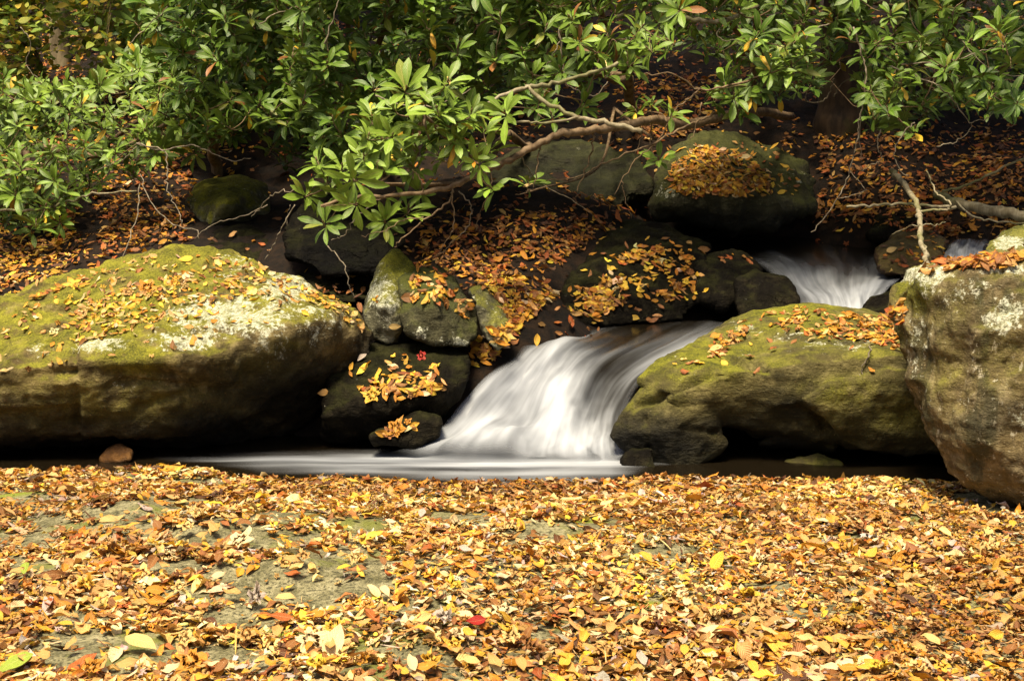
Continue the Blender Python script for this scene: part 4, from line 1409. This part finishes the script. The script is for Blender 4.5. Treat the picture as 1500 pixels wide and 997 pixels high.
def region(poly, n, y0, y1, rng, mind=22, tiltY=0.0):
    out = []
    for q in poisson(poly, n, rng, mind):
        out.append(P(q[0], q[1], rng.uniform(y0, y1) + tiltY * (300 - q[1]) / 300))
    return out


def wl(lst, Y, rng, jit=.12):
    return [P(a, b, Y + rng.uniform(-jit, jit)) for a, b in lst]


r4 = np.random.default_rng(14)


def groot(x, y):
    return np.array([x, y, float(ground_z(np.array([x]), np.array([y]))[0])])


shrub('loose pale green rhododendron hanging over the sunlit bank at far left', groot(-2.9, 8.3),
      region([(-90, 105), (70, 120), (130, 115), (250, 80), (340, 140), (310, 220), (240, 230), (190, 245), (120, 275), (85, 330), (30, 335), (-90, 300)], 230, 6.9, 7.9, r4, 17)
      + wl([(60, 305), (20, 285), (45, 335), (120, 250), (150, 230), (195, 255)], 7.2, r4), .095, r4, .62, 5, .06)
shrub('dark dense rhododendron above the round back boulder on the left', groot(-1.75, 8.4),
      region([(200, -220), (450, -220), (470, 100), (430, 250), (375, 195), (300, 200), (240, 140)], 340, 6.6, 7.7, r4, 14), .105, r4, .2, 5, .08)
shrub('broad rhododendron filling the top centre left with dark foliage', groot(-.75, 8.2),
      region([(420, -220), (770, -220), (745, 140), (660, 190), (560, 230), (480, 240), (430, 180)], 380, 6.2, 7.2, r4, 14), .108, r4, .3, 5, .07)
D = [(690, 230), (585, 232), (480, 262), (625, 140), (740, 165), (655, 120), (595, 130), (560, 205), (520, 300), (577, 158), (663, 183), (533, 229), (501, 244), (453, 286), (474, 326), (564, 324), (604, 244), (613, 282), (714, 187), (716, 217), (718, 274), (465, 236), (598, 305), (575, 198), (667, 206), (625, 190),
     (545, 168), (503, 282), (644, 229), (690, 165), (610, 215), (540, 200), (520, 265), (560, 250), (640, 160), (700, 240)]
shrub('bright green low rhododendron branch reaching over the creek in the centre', groot(.1, 8.3), wl(D, 5.65, r4, .15), .112, r4, .85, 3, .10, trunk_r=.022)
E = [(905, 65), (950, 72), (980, 60), (870, 75), (925, 95), (890, 105), (850, 60), (820, 100), (940, 40), (800, 40), (765, 75), (780, 110), (835, 25), (745, 145), (808, 168), (857, 152), (790, 150)]
shrub('rhododendron with drooping yellow leaves left of the dark gap at top centre', groot(.75, 8.6),
      region([(740, -220), (1010, -220), (1010, 40), (960, 60), (880, 110), (800, 130), (745, 110)], 190, 6.3, 7.2, r4, 15) + wl(E, 6.0, r4), .105, r4, .5, 4, .16)
Fp = [(1075, 140), (1060, 120), (1100, 130), (1130, 100), (1150, 70), (1170, 50), (1050, 145), (1085, 160), (1120, 125), (1160, 95), (1180, 75), (1110, 50)]
shrub('rhododendron sprays right of centre over the flat topped boulder', groot(1.55, 9.0),
      region([(990, -220), (1270, -220), (1240, 70), (1190, 130), (1120, 150), (1060, 120), (1020, 40)], 190, 6.5, 7.5, r4, 14) + wl(Fp, 6.4, r4), .105, r4, .45, 4, .10)
Gp = [(1245, 47), (1385, 100), (1340, 188), (1305, 20), (1290, 60), (1350, 60), (1420, 60), (1460, 40), (1480, 90), (1440, 110), (1300, 160), (1275, 130), (1310, 110), (1490, 150), (1455, 140)]
shrub('open rhododendron with twiggy stems at the top right', groot(2.6, 9.0),
      region([(1200, -220), (1600, -220), (1600, 180), (1460, 160), (1400, 150), (1340, 175), (1280, 190), (1250, 90)], 270, 6.4, 7.5, r4, 14) + wl(Gp, 6.3, r4), .1, r4, .32, 5, .10)
shrub('small rhododendron sprig hanging above the left rim of the flat topped boulder', groot(.6, 8.6),
      wl([(965, 232), (985, 165), (955, 150), (775, 265), (930, 160)], 6.3, r4), .085, r4, .7, 2, .2, trunk_r=.012)
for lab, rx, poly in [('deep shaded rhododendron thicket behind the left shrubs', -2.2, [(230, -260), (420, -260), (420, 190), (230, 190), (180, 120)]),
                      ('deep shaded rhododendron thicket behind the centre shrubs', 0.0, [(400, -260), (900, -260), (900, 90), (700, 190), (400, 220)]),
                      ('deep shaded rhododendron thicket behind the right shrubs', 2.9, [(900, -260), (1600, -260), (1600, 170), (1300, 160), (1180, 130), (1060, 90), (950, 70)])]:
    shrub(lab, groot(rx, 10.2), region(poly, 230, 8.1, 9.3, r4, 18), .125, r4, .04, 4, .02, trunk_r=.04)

# sunlit deciduous undergrowth at the top left
r6 = np.random.default_rng(31)
TH = []
for k in range(8):
    v, f, uv = grid_leaf(5, 3, .55, .4, r6.normal() * .5, 0, r6.normal() * .25, r6.normal() * .3, .1, 0, .015, k)
    TH.append((v, f, uv, None))


def sapling(label, root, poly, n, y0, y1, cols, L=.075):
    root = np.asarray(root)
    rt = empty('sapling', root)
    tag(rt, label, 'sapling')
    st_, fo = MB(), Foliage()
    pts = region(poly, n, y0, y1, r6, 8)
    top = np.mean(pts, 0) + np.array([0, 0, .6])
    trunk = catmull([root - [0, 0, .1], (root + top) / 2 + r6.normal(0, .05, 3), top], 8)
    st_.tube(trunk - root, np.linspace(.018, .006, len(trunk)), 6)
    for p in pts:
        j = np.argmin(np.linalg.norm(trunk - (p + [0, 0, -.15]), axis=1))
        q = trunk[j]
        tw = catmull([q, (p + q) / 2 + r6.normal(0, .04, 3), p], 3)
        st_.tube(tw - root, np.linspace(.004, .0015, len(tw)), 4)
        for _ in range(int(r6.integers(8, 14))):
            d = r6.normal(size=3) * [1, 1, .5]
            c = np.array(cols[r6.integers(0, len(cols))]) * np.exp(r6.normal() * .15)
            fo.leaf(p - root + r6.normal(0, .05, 3), d, np.array([-.2, -.8, .8]) + r6.normal(0, .4, 3), L * r6.uniform(.6, 1.2), c)
    link('stem', st_.mesh('stem'), M_BARK, rt)
    link('foliage', fo.mesh('foliage', TH, r6), M_THIN, rt)


YG = [(.26, .32, .04), (.18, .27, .035), (.34, .36, .05), (.13, .21, .03), (.5, .38, .05)]
sapling('yellow green sapling in light at the top left corner before the trunks', groot(-3.2, 10.0), [(-80, -200), (82, -200), (76, 70), (40, 130), (-80, 130)], 300, 8.8, 9.8, YG)
sapling('yellow green sapling between and right of the two trunks at top left', groot(-2.5, 11.0), [(105, -200), (280, -200), (260, 60), (150, 130), (108, 110)], 260, 9.0, 10.0, YG)

# ---------------------------------------------------------------- trees


def tree(label, base_px, Y, w, lean, mat, crown_c, crown_r, nleaf, seed):
    rr = np.random.default_rng(seed)
    b = P(*base_px, Y)
    zz = float(ground_z(np.array([b[0]]), np.array([b[1]]))[0])
    root = np.array([b[0], b[1], zz - .1])
    rt = empty('tree', root)
    tag(rt, label, 'tree')
    cc = np.array(crown_c, float)
    top = np.array([b[0] + lean, b[1], cc[2]])
    path = catmull([root - [0, 0, .2], root + (top - root) * .1, root + (top - root) * .4 + rr.normal(0, .05, 3), root + (top - root) * .7 + rr.normal(0, .08, 3), top], 12)
    t = np.linspace(0, 1, len(path))
    rad = w * (1 - .65 * t) * (1 + .5 * np.exp(-t * 22)) * (1 + .05 * rr.normal(size=len(t)))
    v, f, f3 = tube(path - root, rad, 16)
    dd = .06 * w * fbm(v * [22, 22, 3] + seed, 3, seed)
    v[:, :2] += (v[:, :2] - np.repeat(np.vstack([path, path[-2:]])[:, :2] - root[:2], [16] * len(path) + [1, 1], 0)) * dd[:, None] / w
    mb = MB()
    mb.add(v, f, f3)
    link('trunk', mb.mesh('trunk'), mat, rt)
    fo = Foliage()
    for k in range(9):
        a = rr.uniform(0, 6.28)
        e = cc + np.array([math.cos(a) * crown_r[0], math.sin(a) * crown_r[1], rr.uniform(-.5, 1) * crown_r[2]]) * rr.uniform(.5, .95)
        s = path[int(len(path) * rr.uniform(.62, .95))]
        lp = catmull([s, (s + e) / 2 + [0, 0, .2], e], 6)
        lm = MB()
        lm.tube(lp - root, np.linspace(w * .3, .01, len(lp)), 7)
        link('limb', lm.mesh('limb'), mat, rt)
        for _ in range(nleaf // 9):
            p = lp[int(rr.integers(3, len(lp)))] + rr.normal(0, .45, 3) * [1, 1, .5]
            c = np.array(YG[rr.integers(0, 5)]) * np.exp(rr.normal() * .2)
            fo.leaf(p - root, rr.normal(size=3) * [1, 1, .4], np.array([0, 0, 1]) + rr.normal(0, .35, 3), rr.uniform(.16, .30), c)
    link('crown', fo.mesh('crown', TH, rr), M_THIN, rt)  # crowns stay out of view and are placed by the shade they cast


tree('straight pale brown tree trunk rising at the top left', (90, 118), 10.6, .085, .05, M_TRUNK, (-3.0, 12.0, 6.5), (1.6, 1.6, 1.2), 900, 3)
tree('thinner dark trunk just right of the pale trunk at top left', (142, 105), 11.4, .065, .2, M_TRUNKD, (-.1, 8.2, 6.2), (1.1, 1.3, .8), 1800, 4)
tree('dark brown tree trunk standing in the gap above the right bank', (1225, 215), 8.7, .16, .2, M_TRUNKD, (2.8, 7.4, 5.8), (1.9, 1.5, .8), 2800, 5)

# ---------------------------------------------------------------- branches and twigs


def stick(name, label, lines, mat, cat='branch', group=None):
    """lines: list of ([(px,py,Y)...], r0, r1)"""
    mains = [P(*q) for q in lines[0][0]]
    org = np.array(mains[0])
    mb = MB()
    rr = np.random.default_rng(int(abs(lines[0][0][0][0]) + lines[0][0][0][1]))
    for pl, r0, r1 in lines:
        pts = catmull([P(*q) for q in pl], 6)
        pts[1:-1] += rr.normal(0, .0035, (len(pts) - 2, 3))
        mb.tube(pts - org, np.linspace(r0, r1, len(pts)) * (1 + .08 * rr.normal(size=len(pts))), 8 if r0 > .008 else 5)
    o = link(name, mb.mesh(name), mat)
    o.location = org
    return tag(o, label, cat, group)


stick('branch', 'long brown rhododendron limb sweeping low across the creek at centre',
      [([(470, 302, 5.6), (520, 290, 5.6), (600, 283, 5.62), (660, 275, 5.65), (700, 255, 5.7), (745, 235, 5.75), (800, 205, 5.85), (830, 195, 5.9), (870, 190, 6.0), (920, 183, 6.1), (960, 176, 6.3), (1010, 182, 6.6), (1090, 165, 7.3), (1160, 170, 8.4)], .006, .026),
       ([(662, 276, 5.65), (655, 298, 5.62), (625, 320, 5.6), (590, 350, 5.58), (578, 362, 5.56)], .005, .002), ([(620, 318, 5.6), (585, 325, 5.58), (560, 340, 5.55), (530, 345, 5.55)], .003, .0015),
       ([(662, 280, 5.66), (665, 330, 5.66), (655, 350, 5.68), (645, 368, 5.7)], .0035, .0015), ([(868, 192, 6.0), (868, 220, 6.0), (855, 255, 6.0), (842, 290, 6.0)], .005, .002),
       ([(790, 210, 5.83), (788, 235, 5.83), (782, 270, 5.83), (770, 282, 5.83), (755, 285, 5.83)], .004, .0015), ([(718, 245, 5.72), (720, 270, 5.7), (705, 310, 5.7), (697, 338, 5.7)], .003, .0015),
       ([(600, 283, 5.62), (560, 290, 5.6), (520, 298, 5.58), (473, 304, 5.55)], .003, .0015), ([(540, 288, 5.6), (545, 262, 5.6), (555, 235, 5.6)], .003, .002), ([(620, 282, 5.62), (615, 262, 5.62), (604, 248, 5.62)], .003, .002)], M_BARK)
stick('branch', 'pale broken branch with a snapped light end above the long brown limb',
      [([(715, 152, 5.75), (770, 128, 5.75), (790, 145, 5.72), (850, 172, 5.7), (900, 182, 5.68), (940, 193, 5.66)], .008, .011), ([(770, 128, 5.78), (800, 124, 5.8), (857, 110, 5.85), (905, 92, 5.9)], .010, .007),
       ([(850, 172, 5.7), (800, 180, 5.68), (760, 178, 5.66), (740, 180, 5.65)], .006, .003)], M_BIRCH)
stick('branch', 'bare forked branch hanging before the flat topped back boulder',
      [([(1115, 112, 6.4), (1050, 130, 6.3), (1020, 130, 6.3), (985, 108, 6.2), (940, 110, 6.2)], .006, .003), ([(1025, 130, 6.3), (1010, 145, 6.3), (990, 160, 6.3), (965, 205, 6.3), (930, 235, 6.3), (900, 285, 6.25)], .005, .002),
       ([(1055, 165, 6.5), (1025, 175, 6.4), (985, 195, 6.3), (935, 220, 6.25), (880, 240, 6.2), (850, 258, 6.2), (800, 265, 6.2)], .006, .002), ([(935, 178, 6.2), (940, 195, 6.2), (930, 230, 6.2)], .003, .0015),
       ([(910, 265, 6.2), (915, 285, 6.2), (925, 320, 6.2)], .003, .0015), ([(1028, 150, 6.3), (1022, 180, 6.3), (1010, 205, 6.3)], .003, .0015)], M_BARK)
stick('branch', 'arching greenish branch in the dark gap at top centre',
      [([(900, 25, 6.6), (950, 14, 6.6), (985, 15, 6.6), (1015, 30, 6.6), (1060, 30, 6.7), (1110, 10, 6.9)], .01, .012), ([(1060, 30, 6.7), (1052, 55, 6.65), (1085, 60, 6.6)], .004, .002)], M_BIRCH)
stick('branch', 'pale lichened dead branch leaning down onto the tall right boulder',
      [([(1306, 250, 6.9), (1318, 263, 6.7), (1335, 285, 6.4), (1348, 310, 6.1), (1347, 332, 5.8), (1352, 360, 5.5), (1360, 388, 5.22)], .014, .009), ([(1352, 358, 5.5), (1358, 378, 5.3), (1348, 392, 5.2)], .004, .003),
       ([(1348, 310, 6.1), (1375, 308, 6.1), (1390, 307, 6.1), (1392, 298, 6.1), (1375, 285, 6.15), (1365, 268, 6.2), (1357, 250, 6.2)], .006, .003), ([(1346, 330, 5.8), (1325, 335, 5.9), (1305, 345, 6.0)], .003, .0015),
       ([(1347, 328, 5.8), (1370, 330, 5.85), (1385, 325, 5.9)], .003, .0015)], M_BIRCH)
stick('branch', 'thin straight stick lying level behind the leaning dead branch',
      [([(1240, 303, 6.5), (1280, 301, 6.5), (1320, 299, 6.5), (1365, 302, 6.5), (1400, 303, 6.5)], .006, .008)], M_BIRCH)
stick('branch', 'thick pale fallen limb lying on the right bank',
      [([(1372, 285, 7.1), (1400, 297, 7.0), (1440, 306, 6.9), (1480, 313, 6.8), (1560, 325, 6.7)], .024, .028), ([(1400, 294, 6.95), (1430, 318, 6.8), (1470, 325, 6.7), (1520, 330, 6.6)], .006, .003),
       ([(1380, 280, 7.0), (1420, 270, 7.0), (1470, 245, 7.0), (1540, 220, 7.0)], .007, .005)], M_BIRCH)
stick('twig', 'long thin bare twig hanging straight down over the dark pool at right',
      [([(1250, 40, 6.4), (1262, 80, 6.4), (1268, 108, 6.4), (1262, 160, 6.4), (1256, 190, 6.4), (1250, 230, 6.4), (1238, 270, 6.4), (1215, 310, 6.4), (1188, 340, 6.4)], .0045, .002),
       ([(1262, 160, 6.4), (1258, 200, 6.42), (1264, 240, 6.42)], .0025, .0015), ([(1245, 250, 6.4), (1265, 275, 6.4), (1258, 290, 6.4)], .002, .001), ([(1228, 292, 6.4), (1250, 285, 6.4), (1270, 278, 6.4)], .002, .001)], M_TWIG, 'twig')
stick('twig', 'wiry twig tangle under the yellow leafed sprig at right',
      [([(1340, 180, 6.3), (1322, 195, 6.3), (1310, 225, 6.3), (1318, 250, 6.3), (1330, 258, 6.3)], .0035, .002), ([(1305, 97, 6.5), (1350, 115, 6.5), (1380, 130, 6.5), (1400, 150, 6.5), (1420, 178, 6.5), (1448, 172, 6.5), (1455, 155, 6.5)], .004, .002),
       ([(1372, 215, 6.5), (1400, 208, 6.5), (1420, 190, 6.5), (1426, 178, 6.5)], .003, .0015), ([(1290, 190, 6.4), (1285, 215, 6.4), (1292, 232, 6.4), (1280, 240, 6.4), (1262, 250, 6.4)], .003, .0015),
       ([(1320, 95, 6.5), (1380, 90, 6.5), (1440, 75, 6.5), (1470, 65, 6.5)], .0035, .002), ([(1318, 108, 6.5), (1316, 135, 6.5), (1328, 160, 6.5)], .0025, .0015), ([(1480, 160, 6.5), (1488, 180, 6.5), (1475, 190, 6.5)], .003, .0015)], M_TWIG, 'twig')
stick('twig', 'pale twig looping across the dark trunk at right',
      [([(1180, 135, 7.4), (1182, 148, 7.4), (1205, 148, 7.4), (1218, 130, 7.4), (1222, 115, 7.4)], .004, .003), ([(1222, 142, 7.4), (1230, 125, 7.4), (1248, 115, 7.4)], .004, .003)], M_TWIG, 'twig')
stick('twig', 'short pale twig at the top left corner of the dark trunk gap', [([(1180, 60, 6.4), (1190, 45, 6.4), (1215, 35, 6.4)], .004, .003)], M_TWIG, 'twig')
stick('twig', 'thin crooked twig drooping to the crest of the left boulder',
      [([(200, 210, 6.8), (242, 222, 6.8), (244, 250, 6.75), (246, 280, 6.7), (262, 310, 6.6), (266, 330, 6.5)], .004, .002), ([(200, 210, 6.8), (240, 220, 6.8), (280, 212, 6.8), (300, 220, 6.8), (340, 235, 6.8), (368, 232, 6.8)], .004, .002),
       ([(205, 255, 6.7), (225, 300, 6.6), (255, 330, 6.5), (285, 335, 6.4), (292, 350, 6.35)], .003, .002), ([(205, 270, 6.7), (200, 320, 6.5), (180, 375, 6.2)], .003, .002), ([(200, 215, 6.8), (175, 235, 6.8), (140, 250, 6.8)], .003, .0015)], M_TWIG, 'twig')
stick('twig', 'bare twig crossing the gap left of the hanging bright branch',
      [([(430, 278, 6.0), (400, 285, 6.1), (380, 305, 6.2), (368, 318, 6.2)], .003, .0015), ([(432, 300, 5.9), (415, 330, 5.9), (400, 360, 5.9), (388, 380, 5.9)], .003, .0015), ([(425, 300, 6), (420, 322, 6), (418, 340, 6)], .002, .001)], M_TWIG, 'twig')
stick('twig', 'thin twig hanging just left of the pointed stone', [([(480, 360, 6.1), (505, 390, 6.0), (512, 420, 5.9), (520, 435, 5.8)], .003, .0015)], M_TWIG, 'twig')
stick('branch', 'slender pale branch low across the far left bank',
      [([(-60, 312, 7.1), (0, 308, 7.1), (60, 306, 7.0), (100, 295, 7.0), (135, 285, 6.95), (200, 280, 6.9)], .008, .004)], M_BIRCH)
stick('twig', 'fine grey twig slanting up right of the two trunks at top left', [([(190, 65, 6.6), (215, 40, 6.6), (245, 10, 6.6)], .003, .002)], M_TWIG, 'twig')
stick('twig', 'fine grey twig near the top edge above the dark left shrub', [([(380, 35, 6.4), (410, 18, 6.4), (475, 3, 6.4)], .003, .002)], M_TWIG, 'twig')
stick('twig', 'steep brown twig rising to the top edge in the broad centre left shrub', [([(475, 65, 6.1), (490, 20, 6.1), (500, -20, 6.1)], .004, .002)], M_TWIG, 'twig')
stick('twig', 'sagging twig just above the bright green centre branch', [([(550, 140, 6.0), (590, 155, 6.0), (640, 155, 6.0), (690, 130, 6.0)], .004, .002)], M_TWIG, 'twig')
stick('twig', 'thin twigs hanging below the drooping yellow leaves at top centre',
      [([(820, 40, 6.2), (822, 80, 6.2), (828, 110, 6.2), (835, 130, 6.2), (870, 140, 6.2), (890, 120, 6.2)], .005, .002), ([(821, 60, 6.2), (806, 90, 6.2), (795, 105, 6.2)], .003, .002)], M_TWIG, 'twig')
for lab, pl in [('thin pale twig dropping from the low limb toward the mossy stone', [(672, 280, 5.66), (690, 300, 5.66), (688, 325, 5.68), (668, 352, 5.7), (640, 375, 5.72)]),
                ('wispy twig curling out left under the bright green branch', [(545, 300, 5.6), (520, 322, 5.58), (505, 345, 5.58), (485, 352, 5.58)]),
                ('fine twig slanting across the long dark back slab', [(760, 215, 6.2), (775, 250, 6.3), (800, 275, 6.4), (838, 292, 6.5), (870, 318, 6.6)]),
                ('thin branchlet crossing low in front of the round mossy back boulder', [(392, 300, 6.7), (352, 318, 6.7), (318, 326, 6.7), (285, 350, 6.6)]),
                ('crooked twig rising through the sunlit leaves at far left', [(30, 40, 7.6), (45, 62, 7.6), (38, 95, 7.6), (62, 120, 7.5)]),
                ('bare twig arching over the dark right bank by the edge', [(1410, 60, 6.5), (1440, 95, 6.5), (1478, 110, 6.5), (1520, 112, 6.5)]),
                ('thin dead twig lying over the leaf heap of the back boulder', [(1010, 232, 7.7), (1050, 248, 7.6), (1098, 244, 7.7)])]:
    stick('twig', lab, [(pl, .0032, .0014)], M_TWIG, 'twig')
stick('twig', 'short root like twig curling down the face of the overhanging boulder',
      [([(1275, 505, 4.98), (1272, 520, 4.96), (1262, 545, 4.94), (1263, 558, 4.93)], .0035, .002)], M_TWIG, 'twig')

# ---------------------------------------------------------------- light
SUN_EL, SUN_AZ = R(68), R(206)   # azimuth clockwise from +Y
sd = Vector((math.sin(SUN_AZ) * math.cos(SUN_EL), math.cos(SUN_AZ) * math.cos(SUN_EL), math.sin(SUN_EL)))
ld = bpy.data.lights.new('sun', 'SUN')
ld.energy = 3.0
ld.angle = R(16)
ld.color = (1.0, .87, .64)
lo = bpy.data.objects.new('sun', ld)
COL.objects.link(lo)
lo.rotation_euler = sd.to_track_quat('Z', 'Y').to_euler()
w = bpy.data.worlds.new('World')
scene.world = w
w.use_nodes = True
nt = w.node_tree
bg = nt.nodes['Background']
sky = nt.nodes.new('ShaderNodeTexSky')
sky.sky_type = 'NISHITA'
sky.sun_disc = False
sky.sun_elevation = SUN_EL
sky.sun_rotation = SUN_AZ
sky.air_density = .7
sky.dust_density = 6.0
sky.ozone_density = .6
nt.links.new(sky.outputs[0], bg.inputs[0])
bg.inputs[1].default_value = .05
vs = scene.view_settings
vs.view_transform = 'Standard'
vs.look = 'None'
vs.gamma = 1
vs.use_curve_mapping = False
vs.exposure = 1.6
cy_ = scene.cycles
cy_.use_denoising = True
cy_.max_bounces = 6
cy_.diffuse_bounces = 2
cy_.transparent_max_bounces = 8
